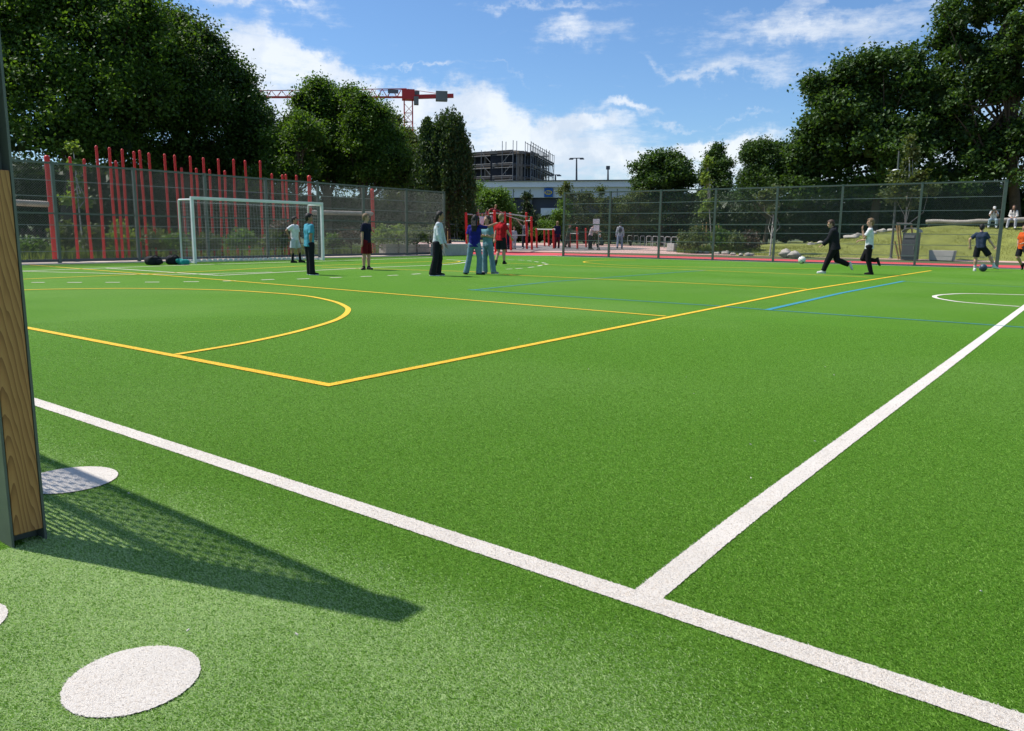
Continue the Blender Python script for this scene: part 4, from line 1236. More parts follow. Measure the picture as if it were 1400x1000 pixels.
# big trees on the left
tree_px('maple_tree', 'huge dark tree filling the top left corner, its crown cut off by the frame', 'tree', 50, 90,
        [(60, 40, 120, 80), (150, 70, 85, 75), (0, 110, 90, 80), (100, 140, 110, 70), (180, 150, 60, 60), (40, 190, 90, 45), (140, 205, 80, 40), (120, 0, 90, 60), (-60, 60, 90, 90), (200, 60, 32, 42)], 137700, 0.191, LEAF['mid'], 1.0, .42, jit=2.2)
tree_px('maple_tree', 'tall dark round tree behind the tallest red poles with a notched top', 'tree', 53, 262,
        [(228, 48, 30, 34), (262, 66, 38, 44), (250, 110, 62, 60), (305, 100, 34, 46), (322, 145, 40, 50), (265, 170, 75, 50), (215, 110, 40, 60), (335, 200, 42, 40), (260, 220, 80, 30), (352, 178, 22, 44)], 119340, 0.178, LEAF['dark'], .9, .40, jit=2.0)
tree_px('maple_tree', 'narrow dark tree at the right shoulder of the notched tall tree', 'tree', 58, 352,
        [(350, 146, 16, 24), (360, 180, 20, 32), (372, 205, 18, 28), (345, 210, 28, 30)], 15300, 0.192, LEAF['dark'], .7, .22)
tree_px('broadleaf_tree', 'light green bushy tree between the dark round tree and the tall mid one', 'tree', 48, 395,
        [(392, 205, 30, 30), (375, 225, 22, 22), (415, 190, 28, 34), (400, 235, 40, 24), (370, 245, 40, 24)], 25500, 0.163, LEAF['mid'], .6, .2)
tree_px('broadleaf_tree', 'tall mid green tree with a pointed crown crossing the crane jib', 'tree', 52, 450,
        [(437, 126, 22, 22), (425, 155, 30, 32), (455, 165, 34, 40), (440, 205, 48, 44), (480, 180, 26, 40), (410, 180, 28, 30), (450, 240, 60, 30)], 68850, 0.153, LEAF['mid'], .75, .3)
tree_px('broadleaf_tree', 'broad green tree covering the jib, just left of the crane mast', 'tree', 50, 505,
        [(495, 146, 20, 22), (508, 170, 30, 34), (525, 200, 32, 36), (490, 200, 34, 40), (510, 240, 48, 34), (545, 235, 30, 40), (480, 132, 12, 12)], 64260, 0.146, LEAF['mid'], .7, .28)
tree_px('broadleaf_tree', 'feathery topped tree in front of the crane mast foot', 'tree', 55, 558,
        [(538, 172, 10, 20), (552, 190, 18, 24), (563, 215, 24, 34), (545, 240, 30, 40), (575, 240, 22, 34), (560, 265, 34, 26)], 25500, 0.163, LEAF['olive'], .6, .2)
# weeping birch: strands of leaves hanging from arched limbs
def weeping(label, D, foot, ell, strands, lm):
    b = dp(foot, 330, D); b.z = 0
    o = thing('weeping_birch', label, 'tree', b)
    pts_ = []; heads = []
    for k in range(strands):
        e = ell[RNG.integers(len(ell))]
        a = RNG.uniform(0, 2*np.pi); r = RNG.uniform(0, 1)**.5
        sh = r*math.sin(a)*e[2]*D/FPX
        c = dp(e[0]+e[2]*r*math.cos(a), e[1]-e[3]*math.sqrt(max(0, 1-r*r))*RNG.uniform(.3, 1), D+sh)
        L = RNG.uniform(.8, 3.4); L = min(L, c.z-.4); n_ = int(14*L)
        heads.append(c)
        t = np.sort(RNG.uniform(0, 1, n_))
        sway = RNG.uniform(-.25, .25, 2)
        q = np.stack([c.x+sway[0]*t+RNG.normal(0, .07, n_), c.y+sway[1]*t+RNG.normal(0, .07, n_), c.z-L*t+.15*np.sin(t*3)], 1)
        pts_.append(q)
    P = np.concatenate(pts_)
    V, F = leaf_quads(P, .17, up=0, droop=1.0, aspect=.5); V -= np.array(b)[None, :]
    link_mesh('crown', np_mesh('crown', V, F), lm, o)
    m = MB(); woody(m, b, [heads[i] for i in RNG.choice(len(heads), 60, replace=False)], .22, dp(ell[0][0], ell[0][1]-10, D), 5); m.build('trunk', MAT['bark'], o)
weeping('weeping birch with hanging curtains of dark leaves at the end of the left fence', 47, 612,
        [(608, 190, 26, 42), (616, 180, 20, 38), (590, 215, 22, 50), (626, 215, 20, 50), (606, 240, 36, 52), (622, 255, 28, 50), (584, 180, 9, 22)], 1500, LEAF['birch'])
# understorey closing the view below the crowns
tree_px('hedge', 'dark evergreen hedge closing the view below the big trees on the left', 'hedge', 56, 200,
        [(x, 285, 46, 42) for x in range(-30, 420, 45)]+[(x, 246, 44, 30) for x in range(-30, 330, 42)]+[(x, 314, 40, 20) for x in range(80, 640, 36)]+[(x, 290, 40, 34) for x in range(420, 640, 40)], 119340, 0.178, LEAF['hedge'], .8, .12, nb=40, trunk_top=(200, 290), jit=1.5)
# behind the playground
tree_px('shrub', 'bright rounded bush in front of the building shell and left of the store hall', 'shrub', 62, 676,
        [(668, 284, 16, 24), (684, 278, 13, 20), (655, 275, 10, 26), (692, 294, 10, 18), (672, 305, 24, 14), (650, 305, 10, 20)], 22100, 0.163, LEAF['bright'], .6, .1, nb=14)
tree_px('conifer', 'small dark spiky conifer before the dark front of the store hall', 'tree', 70, 720.5,
        [(720.5, 270, 2.5, 8), (720.5, 283, 6, 9), (721, 294, 10, 9), (721, 305, 12, 9)], 5200, .24, LEAF['hedge'], .45, .1, nb=14, trunk_top=(720, 265))
tree_px('shrub', 'light green bush under the blue store sign, left of the right fence', 'shrub', 74, 752,
        [(764, 297, 10, 14), (744, 311, 12, 9), (773, 291, 8, 18), (729, 316, 9, 6), (760, 313, 20, 10)], 17000, 0.148, LEAF['bright'], .5, .08, nb=10)
tree_px('poplar_shrub', 'tall thin stemmed olive shrub reaching over the top rail where the right fence begins', 'shrub', 76, 775,
        [(774, 256, 4, 14), (776, 270, 9, 14), (790, 282, 16, 22), (782, 300, 20, 16), (768, 262, 4, 8)], 5200, .19, LEAF['olive'], .45, .06, nb=12)
tree_px('poplar_shrub', 'olive shrub with upright tips between the first two posts of the right fence', 'shrub', 77, 812,
        [(803, 268, 3, 9), (806, 282, 14, 16), (824, 280, 12, 20), (822, 262, 3, 10), (815, 300, 24, 16)], 6000, .19, LEAF['olive'], .45, .06, nb=12)
tree_px('shrub', 'dense olive green bush left of the round tree behind the third fence post', 'shrub', 77, 862,
        [(850, 290, 18, 24), (872, 285, 20, 28), (840, 305, 22, 14), (890, 300, 22, 20), (866, 310, 30, 12)], 18700, 0.141, LEAF['olive'], .5, .08, nb=12)
tree_px('round_tree', 'round dense broad leaved tree standing alone against the sky above the store hall', 'tree', 80, 905,
        [(890, 236, 26, 30), (918, 232, 32, 26), (905, 250, 42, 26), (938, 248, 16, 28), (876, 255, 16, 18), (905, 280, 34, 24)], 27200, 0.266, LEAF['right'], .75, .22)
tree_px('broadleaf_tree', 'small pointed tree right of the round one, its left edge yellowish', 'tree', 80, 978,
        [(980, 212, 8, 14), (976, 232, 18, 24), (988, 245, 16, 26), (966, 248, 12, 22), (978, 270, 26, 22)], 20400, 0.200, LEAF['right'], .6, .16)
tree_px('broadleaf_tree', 'greyish green loose tree against the sky left of the big oaks', 'tree', 70, 1045,
        [(1042, 206, 22, 16), (1030, 225, 22, 26), (1060, 215, 20, 24), (1050, 250, 36, 30), (1020, 262, 18, 30), (1075, 240, 20, 30)], 34000, 0.185, LEAF['right'], .65, .2)
tree_px('oak_tree', 'large dark oak with a ragged stepped crown left of the tallest tree', 'tree', 69, 1190,
        [(1195, 95, 26, 26), (1225, 85, 22, 22), (1165, 112, 28, 30), (1130, 135, 30, 28), (1112, 118, 8, 12), (1150, 165, 48, 40), (1210, 140, 48, 46), (1250, 120, 22, 44), (1105, 190, 26, 30), (1190, 205, 70, 44), (1120, 230, 48, 34), (1090, 215, 22, 22), (1235, 215, 52, 46), (1100, 262, 40, 24), (1180, 262, 60, 26)],
        56000, .30, LEAF['right'], .85, .38, jit=1.8, shell=.55)
tree_px('oak_tree', 'tallest tree at the right edge with sky showing through gaps above its branches', 'tree', 70, 1392,
        [(1330, 25, 48, 36), (1375, 10, 46, 40), (1292, 66, 34, 34), (1345, 78, 50, 30), (1290, 140, 36, 30), (1335, 115, 36, 26), (1284, 175, 36, 28), (1395, 80, 44, 50), (1285, 112, 26, 24), (1310, 150, 34, 16), (1375, 130, 40, 20), (1300, 195, 54, 34), (1360, 215, 60, 46), (1430, 110, 60, 100), (1420, 215, 60, 60), (1310, 245, 60, 34)],
        56000, .29, LEAF['right'], .85, .42, jit=1.6, shell=.6, nb=60)
tree_px('hedge', 'dark hedge behind the grass bank and the log benches', 'hedge', 75, 1200,
        [(x, 292, 44, 34) for x in range(985, 1260, 40)]+[(x, 316, 40, 22) for x in range(975, 1300, 36)]+[(x, 285, 46, 50) for x in range(1260, 1520, 44)], 91800, 0.191, LEAF['hedge'], .8, .12, nb=40, trunk_top=(1250, 290), jit=1.5)
tree_px('hedge', 'low dark hedge behind the bicycle stands', 'hedge', 86, 900,
        [(x, 306, 28, 20) for x in range(700, 1010, 28)]+[(x, 280, 30, 26) for x in range(930, 1010, 24)]+[(x, 322, 26, 14) for x in range(700, 1010, 26)], 27200, 0.178, LEAF['hedge'], .6, .10, nb=24, trunk_top=(880, 310))
# young trees
tree_px('young_tree', 'young yellow green tree with a white stem standing in the timber guard', 'tree', math.hypot(*gp(1236, 355)[:2])+1.2, 1236.5,
        [(1245, 205, 9, 20), (1242, 228, 14, 18), (1225, 248, 16, 16), (1258, 245, 16, 20), (1240, 262, 24, 16), (1215, 268, 14, 14), (1268, 262, 14, 14), (1240, 278, 16, 8)], 3300, .20, LEAF['olive'], .36, .055, 'bark_pale', nb=9, shell=.35)
tree_px('young_tree', 'slim young yellowish tree on a pale stem among the stakes of the planting bed', 'tree', math.hypot(*gp(972, 346)[:2])+2, 974,
        [(966, 222, 5, 14), (965, 245, 7, 14), (964, 262, 8, 12), (970, 280, 10, 9), (962, 290, 6, 6)], 1700, .18, LEAF['yellow'], .3, .04, 'bark_pale', nb=6, shell=.3)
tree_px('young_tree', 'slender young tree on a pale stem between the leftmost tall red poles', 'tree', math.hypot(*gp(112, 352)[:2])+2.6, 113,
        [(100, 205, 3, 14), (103, 230, 5, 14), (106, 252, 5, 10), (108, 272, 9, 7), (92, 275, 6, 4), (116, 278, 5, 5)], 1300, .15, LEAF['yellow'], .25, .035, 'bark_pale', nb=6, shell=.3)
tree_px('young_tree', 'thin young tree with sparse leaves and a pale stem left of the boulder pair', 'tree', 47, 1054,
        [(1052, 275, 5, 8), (1055, 288, 8, 8), (1060, 262, 8, 10), (1046, 268, 6, 8)], 900, .18, LEAF['olive'], .3, .05, 'bark_pale', nb=6, shell=.3)

# shrubs in the bed behind the left fence
SH = [('leafy green shrub', 'olive', 'mid', 'bright', 'yellow')]
bedshrubs = [(45, 336, 16, 12, 'mid'), (88, 322, 16, 18, 'olive'), (132, 325, 14, 20, 'olive'), (165, 322, 16, 20, 'yellow'), (205, 328, 18, 18, 'olive'), (240, 330, 14, 16, 'mid'), (285, 330, 18, 16, 'olive'), (330, 326, 18, 16, 'mid'), (375, 326, 16, 16, 'olive'),
             (455, 330, 14, 10, 'mid'), (480, 322, 14, 14, 'purple'), (522, 322, 12, 14, 'yellow'), (545, 318, 14, 16, 'yellow'), (570, 320, 14, 16, 'olive'), (592, 318, 12, 14, 'olive'), (385, 312, 14, 12, 'purple')]
words = ['low leafy shrub at far left below the sandy path', 'shrub right of the thick leftmost red post, behind the first fence bay', 'shrub between the two tall red poles nearest the slender young tree', 'yellowish tall shrub behind the red poles in the second fence bay', 'olive shrub behind the black bags and the fence',
         'green shrub behind the rear left corner of the goal', 'olive shrub seen through the left part of the goal', 'green shrub seen through the middle of the goal', 'olive shrub behind the goal to the left of the keeper', 'low green shrub just right of the goal, behind the fence', 'reddish brown shrub left of the boy in the navy shirt',
         'yellowish shrub right of the lone red post by the boy in navy', 'yellow green tall shrub above the left end of the long concrete block', 'olive shrub above the middle of the long concrete block', 'olive shrub above the right end of the long concrete block', 'reddish shrub behind the keeper in white']
for (x, y, rx, ry, k), lab in zip(bedshrubs, words):
    Ds = 33 if x < 430 else 38
    tree_px('shrub', lab, 'shrub', Ds, x, [(x, y, rx, ry), (x-rx*.5, y+ry*.4, rx*.7, ry*.7), (x+rx*.5, y+ry*.3, rx*.7, ry*.8)], 1700, .13, LEAF[k], .3, .03, nb=10)
# planting bed on the right with stakes
for (x, y, rx, ry, k), lab in zip([(937, 330, 10, 14, 'olive'), (955, 325, 12, 16, 'olive'), (985, 325, 14, 18, 'mid'), (1008, 328, 12, 16, 'olive'), (1025, 330, 9, 14, 'purple')],
        ['olive shrub beside the small concrete cube', 'olive shrub left of the yellow stakes in the planting bed', 'green shrub right of the slim young tree in the planting bed', 'olive shrub right of the fourth fence post in the planting bed', 'reddish shrub at the right end of the planting bed']):
    tree_px('shrub', lab, 'shrub', 50, x, [(x, y, rx, ry), (x-rx*.4, y+ry*.4, rx*.7, ry*.6), (x+rx*.5, y+ry*.3, rx*.7, ry*.7)], 2000, .15, LEAF[k], .35, .03, nb=10)
for x, t in ((936, 322), (946, 314), (952, 308), (961, 305), (966, 304), (974, 318), (983, 306), (991, 322), (1020, 318)):
    bq = gp(x-1, 344.5); 
    m = MB(); m.tube([bq, dp(x, t, math.hypot(bq.x, bq.y))], .035, 6)
    tag(m.build('plant_stake', MAT['slat']), 'yellowish plant stake standing in the planting bed by the young tree', 'stake', 'stakes in the planting bed')
# ground cover
MAT['herb'] = leaf_mat('herb_blade', (.17, .23, .05), (.08, .13, .025), .35)
pts = []
for i in range(30000):
    pts.append((RNG.uniform(6, 31), 28.3+RNG.uniform(0, 1)**.7*8, -.02))
tag(blades('bed_herbs', pts, .34, .035, MAT['herb'], 'stuff', .7), 'mixed green herbs covering the bed behind the left fence', 'ground cover')
poly_sheet('planting_bed', [(-14, 28.3), (31, 28.3), (33, 37), (-14, 37)], -.008, MAT['soil'])
pts = []
for i in range(9000):
    x = RNG.uniform(925, 1035); q = gp(x, 345.4+(x-925)*.03); dv = Vector((q.x, q.y, 0)).normalized(); q = q+dv*RNG.uniform(.4, 9)
    pts.append((q.x, q.y, -.02))
tag(blades('bed_grass', pts, .42, .04, MAT['herb'], 'stuff', .7), 'tall green herbs filling the planting bed behind the right fence', 'ground cover')

# ------------------------------------------------------------------ pile of the turf close to the lens
def pile():
    n = 1300000
    # plan density falls with distance
    ang = RNG.uniform(-.66, .66, n); u_ = RNG.uniform(0, 1, n); r = 1.0+11.5*(1-np.sqrt(1-u_*.985))**1.15
    th = YAW+ang
    X = np.sin(th)*r; Yy = np.cos(th)*r
    keep = np.ones(n, bool)
    def onseg(a, b, w_):
        a = np.array(a[:2]); b = np.array(b[:2]); d = b-a; L = np.linalg.norm(d); d = d/L
        s = (X-a[0])*d[0]+(Yy-a[1])*d[1]; q = np.abs(-(X-a[0])*d[1]+(Yy-a[1])*d[0])
        return (s > 0) & (s < L) & (q < w_/2)
    white = onseg((tl, -3), (tl, 24), LW) 
    for a_, b_ in zip(RIGHT_LINE[:24], RIGHT_LINE[1:25]): white |= onseg(a_, b_, LW)
    for c, rr in ((DOT1, DOT_R), (gp(95, 657), .20), (gp(-80, 858), .162)): white |= (X-c.x)**2+(Yy-c.y)**2 < rr*rr
    yel = (onseg(gp(34, 448.3), cor, .083) | onseg(cor, gp(850, 447.2), .083)) & ~white
    P = np.stack([X, Yy, np.zeros(n)], 1)
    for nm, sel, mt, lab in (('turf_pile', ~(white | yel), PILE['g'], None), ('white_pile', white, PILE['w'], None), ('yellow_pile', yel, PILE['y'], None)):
        Q = P[sel].copy(); k = len(Q); z0 = 0 if nm == 'turf_pile' else .0020 if nm == 'white_pile' else .0040; Q[:, 2] = z0
        az = 2.1+RNG.normal(0, 1.1, k); ln = RNG.uniform(.7, 2.6, k); hh = RNG.uniform(.002, .0052, k); wd_ = RNG.uniform(.0010, .0018, k)*(1+.18*np.linalg.norm(Q, axis=1))
        sa = az+np.pi/2+RNG.normal(0, .5, k)
        side = np.stack([np.cos(sa), np.sin(sa), 0*az], 1)*wd_[:, None]/2
        di = np.stack([np.cos(az), np.sin(az), 0*az], 1)
        midp = Q+di*(ln*hh*.35)[:, None]; midp[:, 2] = z0+hh*.7
        tip = Q+di*(ln*hh*1.1)[:, None]; tip[:, 2] = z0+hh
        V = np.stack([Q-side, Q+side, midp+side*.8, tip, midp-side*.8], 1).reshape(-1, 3)
        F = np.arange(5*k).reshape(-1, 5)
        o = link_mesh(nm, np_mesh(nm, V, F), mt)
        tag(o, 'short artificial grass pile of the sports pitch' if nm == 'turf_pile' else 'white artificial grass pile of the near markings' if nm == 'white_pile' else 'yellow artificial grass pile of the near markings', 'artificial grass', kind='stuff')

def pile_mat(name, stops, sand=False):
    mt, nt, P_ = nodes_of(name); out = nt.nodes['Material Output']
    geo = N(nt, 'ShaderNodeNewGeometry')
    n1 = noise(nt, 1.1, 4, .55); 
    f = mathn(nt, 'ADD', mathn(nt, 'MULTIPLY', geo.outputs['Random Per Island'], .8), mathn(nt, 'MULTIPLY', n1.outputs['Fac'], .2))
    col = ramp(nt, f, stops).outputs['Color']
    if sand:  # pale blades: quartz infill, and sky sheen painted into their colour
        tc = N(nt, 'ShaderNodeTexCoord'); V = tc.outputs['Object']
        sp = N(nt, 'ShaderNodeSeparateXYZ'); nt.links.new(V, sp.inputs[0])
        def rng(v, a, b):
            r = N(nt, 'ShaderNodeMapRange', interpolation_type='SMOOTHSTEP')
            r.inputs['From Min'].default_value = a; r.inputs['From Max'].default_value = b
            nt.links.new(v, r.inputs['Value']); return r.outputs['Result']
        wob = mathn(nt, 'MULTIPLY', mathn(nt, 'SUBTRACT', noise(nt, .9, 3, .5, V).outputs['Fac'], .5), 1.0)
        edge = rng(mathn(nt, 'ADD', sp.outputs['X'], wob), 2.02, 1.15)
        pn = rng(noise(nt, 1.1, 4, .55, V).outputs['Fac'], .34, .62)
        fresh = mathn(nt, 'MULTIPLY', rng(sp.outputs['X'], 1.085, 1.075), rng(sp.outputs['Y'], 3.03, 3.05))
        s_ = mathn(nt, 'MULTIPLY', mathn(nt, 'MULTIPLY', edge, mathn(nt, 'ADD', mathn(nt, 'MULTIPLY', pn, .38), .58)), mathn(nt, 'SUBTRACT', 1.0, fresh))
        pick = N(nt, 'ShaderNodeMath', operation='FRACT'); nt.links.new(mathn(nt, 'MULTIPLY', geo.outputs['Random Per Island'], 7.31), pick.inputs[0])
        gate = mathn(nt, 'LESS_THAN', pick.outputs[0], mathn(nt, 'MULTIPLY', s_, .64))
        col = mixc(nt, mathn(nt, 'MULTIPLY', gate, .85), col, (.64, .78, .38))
    nt.links.new(col, P_.inputs['Base Color']); P_.inputs['Roughness'].default_value = .5; P_.inputs['Specular IOR Level'].default_value = .25
    tr = N(nt, 'ShaderNodeBsdfTranslucent'); nt.links.new(col, tr.inputs['Color'])
    mx = N(nt, 'ShaderNodeMixShader'); mx.inputs[0].default_value = .42
    nt.links.new(P_.outputs[0], mx.inputs[1]); nt.links.new(tr.outputs[0], mx.inputs[2]); nt.links.new(mx.outputs[0], out.inputs['Surface'])
    return mt
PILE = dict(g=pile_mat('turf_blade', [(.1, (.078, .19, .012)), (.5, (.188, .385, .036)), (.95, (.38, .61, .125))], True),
            w=pile_mat('white_blade', [(.1, (.76, .70, .63)), (.9, (.94, .88, .80))]),
            y=pile_mat('yellow_blade', [(.1, (.66, .36, .01)), (.9, (.90, .60, .03))]))
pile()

fl_ = MB()
for i in range(22):
    a_ = YAW+RNG.uniform(-.6, .6); r_ = 1.6+RNG.uniform(0, 1)**1.5*9
    p = Vector((math.sin(a_)*r_, math.cos(a_)*r_, .008)); L = RNG.uniform(.004, .012); t = RNG.uniform(0, 3)
    fl_.beam(p, p+Vector((math.cos(t)*L, math.sin(t)*L, .003)), .004, .003)
tag(fl_.build('loose_fibre', MAT['line_white']), 'pale bits of loose fibre scattered on the turf', 'fibre', kind='stuff')
# ------------------------------------------------------------------ people: one continuous skin each, clothes over it
def vec(p): return np.array([float(p[0]), float(p[1]), float(p[2])])
def unit(v): v = np.asarray(v, float); return v/(np.linalg.norm(v)+1e-12)

class Sdf:
    """smooth union of tapered limbs on a grid, meshed by surface nets"""
    def __init__(s): s.p = []
    def cone(s, a, b, ra, rb, k=.012, flat=False): s.p.append(('c', vec(a), vec(b), ra, rb, k, flat))
    def ell(s, c, ax, rad, k=.012): s.p.append(('e', vec(c), np.array(ax, float), vec(rad), k))
    def cut(s, c, n): s.p.append(('x', vec(c), unit(n)))
    def mesh(s, vs, wob=0.0, wf=30.0):
        lo = np.full(3, 1e9); hi = -lo
        for q in s.p:
            if q[0] == 'c':
                r = max(q[3], q[4])*(1.9 if q[6] else 1); lo = np.minimum(lo, np.minimum(q[1], q[2])-r); hi = np.maximum(hi, np.maximum(q[1], q[2])+r)
            elif q[0] == 'e': r = q[3].max(); lo = np.minimum(lo, q[1]-r); hi = np.maximum(hi, q[1]+r)
        lo -= 3*vs+.01; hi += 3*vs+.01
        n = np.ceil((hi-lo)/vs).astype(int)+1
        G = np.full(n, .06, np.float32)
        ax_ = [lo[i]+np.arange(n[i])*vs for i in range(3)]
        for q in s.p:
            if q[0] == 'x':
                d = sum((ax_[i]-q[1][i]).reshape([-1 if j == i else 1 for j in range(3)])*q[2][i] for i in range(3))
                G = np.maximum(G, d.astype(np.float32)); continue
            if q[0] == 'c': r = max(q[3], q[4])*(1.9 if q[6] else 1); l = np.minimum(q[1], q[2])-r; h = np.maximum(q[1], q[2])+r
            else: r = q[3].max(); l = q[1]-r; h = q[1]+r
            m_ = .03
            i0 = np.maximum(0, np.floor((l-m_-lo)/vs).astype(int)); i1 = np.minimum(n, np.ceil((h+m_-lo)/vs).astype(int)+1)
            sl = tuple(slice(a, b) for a, b in zip(i0, i1))
            X, Y_, Z = np.meshgrid(*[ax_[i][sl[i]] for i in range(3)], indexing='ij', sparse=True)
            if q[0] == 'c':
                a, b, ra, rb, k, flat = q[1:]
                if flat: e = unit(b-a)*rb*.9; b2 = b+e
                else: b2 = b
                ab = b2-a; L2 = ab@ab+1e-12
                t = np.clip(((X-a[0])*ab[0]+(Y_-a[1])*ab[1]+(Z-a[2])*ab[2])/L2, 0, 1)
                d = np.sqrt((X-a[0]-ab[0]*t)**2+(Y_-a[1]-ab[1]*t)**2+(Z-a[2]-ab[2]*t)**2)-(ra+(rb-ra)*t)
                if flat:
                    e = unit(b-a); d = np.maximum(d, (X-b[0])*e[0]+(Y_-b[1])*e[1]+(Z-b[2])*e[2])
            else:
                c, A, R, k = q[1:]
                u = [((X-c[0])*A[i][0]+(Y_-c[1])*A[i][1]+(Z-c[2])*A[i][2])/R[i] for i in range(3)]
                ln = np.sqrt(u[0]**2+u[1]**2+u[2]**2); d = (ln-1)*R.min()*np.clip(.6+.4*ln, .6, 1.6)
            g = G[sl]; hh = np.maximum(k-np.abs(g-d), 0)/k
            G[sl] = np.minimum(g, d)-hh*hh*k*.25
        if wob:
            X, Y_, Z = np.meshgrid(*ax_, indexing='ij', sparse=True)
            G += (wob*(np.sin(X*wf+Z*wf*.7+1.3)*np.sin(Y_*wf*1.1-Z*wf*.5)+.6*np.sin(Z*wf*1.9+X*wf*1.3)*np.sin(Y_*wf*1.7+X*wf*.6+.7))).astype(np.float32)
        S = G < 0
        c = [(0, 0, 0), (1, 0, 0), (0, 1, 0), (1, 1, 0), (0, 0, 1), (1, 0, 1), (0, 1, 1), (1, 1, 1)]
        def sh(A, o): return A[o[0]:A.shape[0]-1+o[0], o[1]:A.shape[1]-1+o[1], o[2]:A.shape[2]-1+o[2]]
        cnt = np.zeros(tuple(np.array(S.shape)-1), np.uint8)
        for o in c: cnt += sh(S, o)
        act = (cnt > 0) & (cnt < 8)
        I = np.argwhere(act); idx = np.full(act.shape, -1, np.int32); idx[act] = np.arange(len(I))
        vals = np.stack([G[I[:, 0]+o[0], I[:, 1]+o[1], I[:, 2]+o[2]] for o in c], 1)
        acc = np.zeros((len(I), 3)); num = np.zeros(len(I))
        for a in range(8):
            for b in range(a+1, 8):
                oa, ob = np.array(c[a]), np.array(c[b])
                if np.abs(oa-ob).sum() != 1: continue
                ga, gb = vals[:, a], vals[:, b]; m_ = (ga < 0) != (gb < 0)
                t = np.where(m_, ga/np.where(np.abs(ga-gb) < 1e-9, 1, ga-gb), 0)
                acc += np.where(m_[:, None], oa+(ob-oa)*t[:, None], 0); num += m_
        V = lo+(I+acc/np.maximum(num, 1)[:, None])*vs
        F = []
        for ax in range(3):
            o = [0, 0, 0]; o[ax] = 1
            A = S[tuple(slice(0, S.shape[i]-o[i]) for i in range(3))]; Bb = S[tuple(slice(o[i], S.shape[i]) for i in range(3))]
            E_ = np.argwhere(A != Bb); u, v = [(1, 2), (2, 0), (0, 1)][ax]
            E_ = E_[(E_[:, u] > 0) & (E_[:, v] > 0) & (E_[:, u] < act.shape[u]) & (E_[:, v] < act.shape[v])]
            def at_(du, dv):
                J = E_.copy(); J[:, u] -= du; J[:, v] -= dv; return idx[J[:, 0], J[:, 1], J[:, 2]]
            Q = np.stack([at_(1, 1), at_(0, 1), at_(0, 0), at_(1, 0)], 1)
            ins = A[E_[:, 0], E_[:, 1], E_[:, 2]]; Q[~ins] = Q[~ins][:, ::-1]
            F.append(Q)
        F = np.concatenate(F); F = F[(F >= 0).all(1)]
        return V, F

def cloth(nm, c, var=.7, bump=.35):
    if nm not in MAT:
        MAT[nm] = mat(nm, c, tuple(x*var for x in c), 14, .88, bump, 55, 0, .15)
    return MAT[nm]
SKIN = {'light': mat('light_skin', (.52, .31, .22), (.44, .25, .17), 10, .55), 'tan': mat('tan_skin', (.36, .20, .125), (.30, .16, .10), 10, .55), 'brown': mat('brown_skin', (.20, .105, .065), (.16, .085, .05), 10, .55)}
MAT['eye'] = mat('eye', (.03, .025, .02), None, 4, .3); MAT['mouth'] = mat('mouth', (.33, .11, .10), None, 4, .6)
HAIR = {k: mat(k+'_hair', c, tuple(x*.6 for x in c), 40, .5, .5, 90) for k, c in dict(black=(.018, .014, .012), brown=(.075, .042, .025), blond=(.27, .17, .075), fair=(.22, .14, .07)).items()}

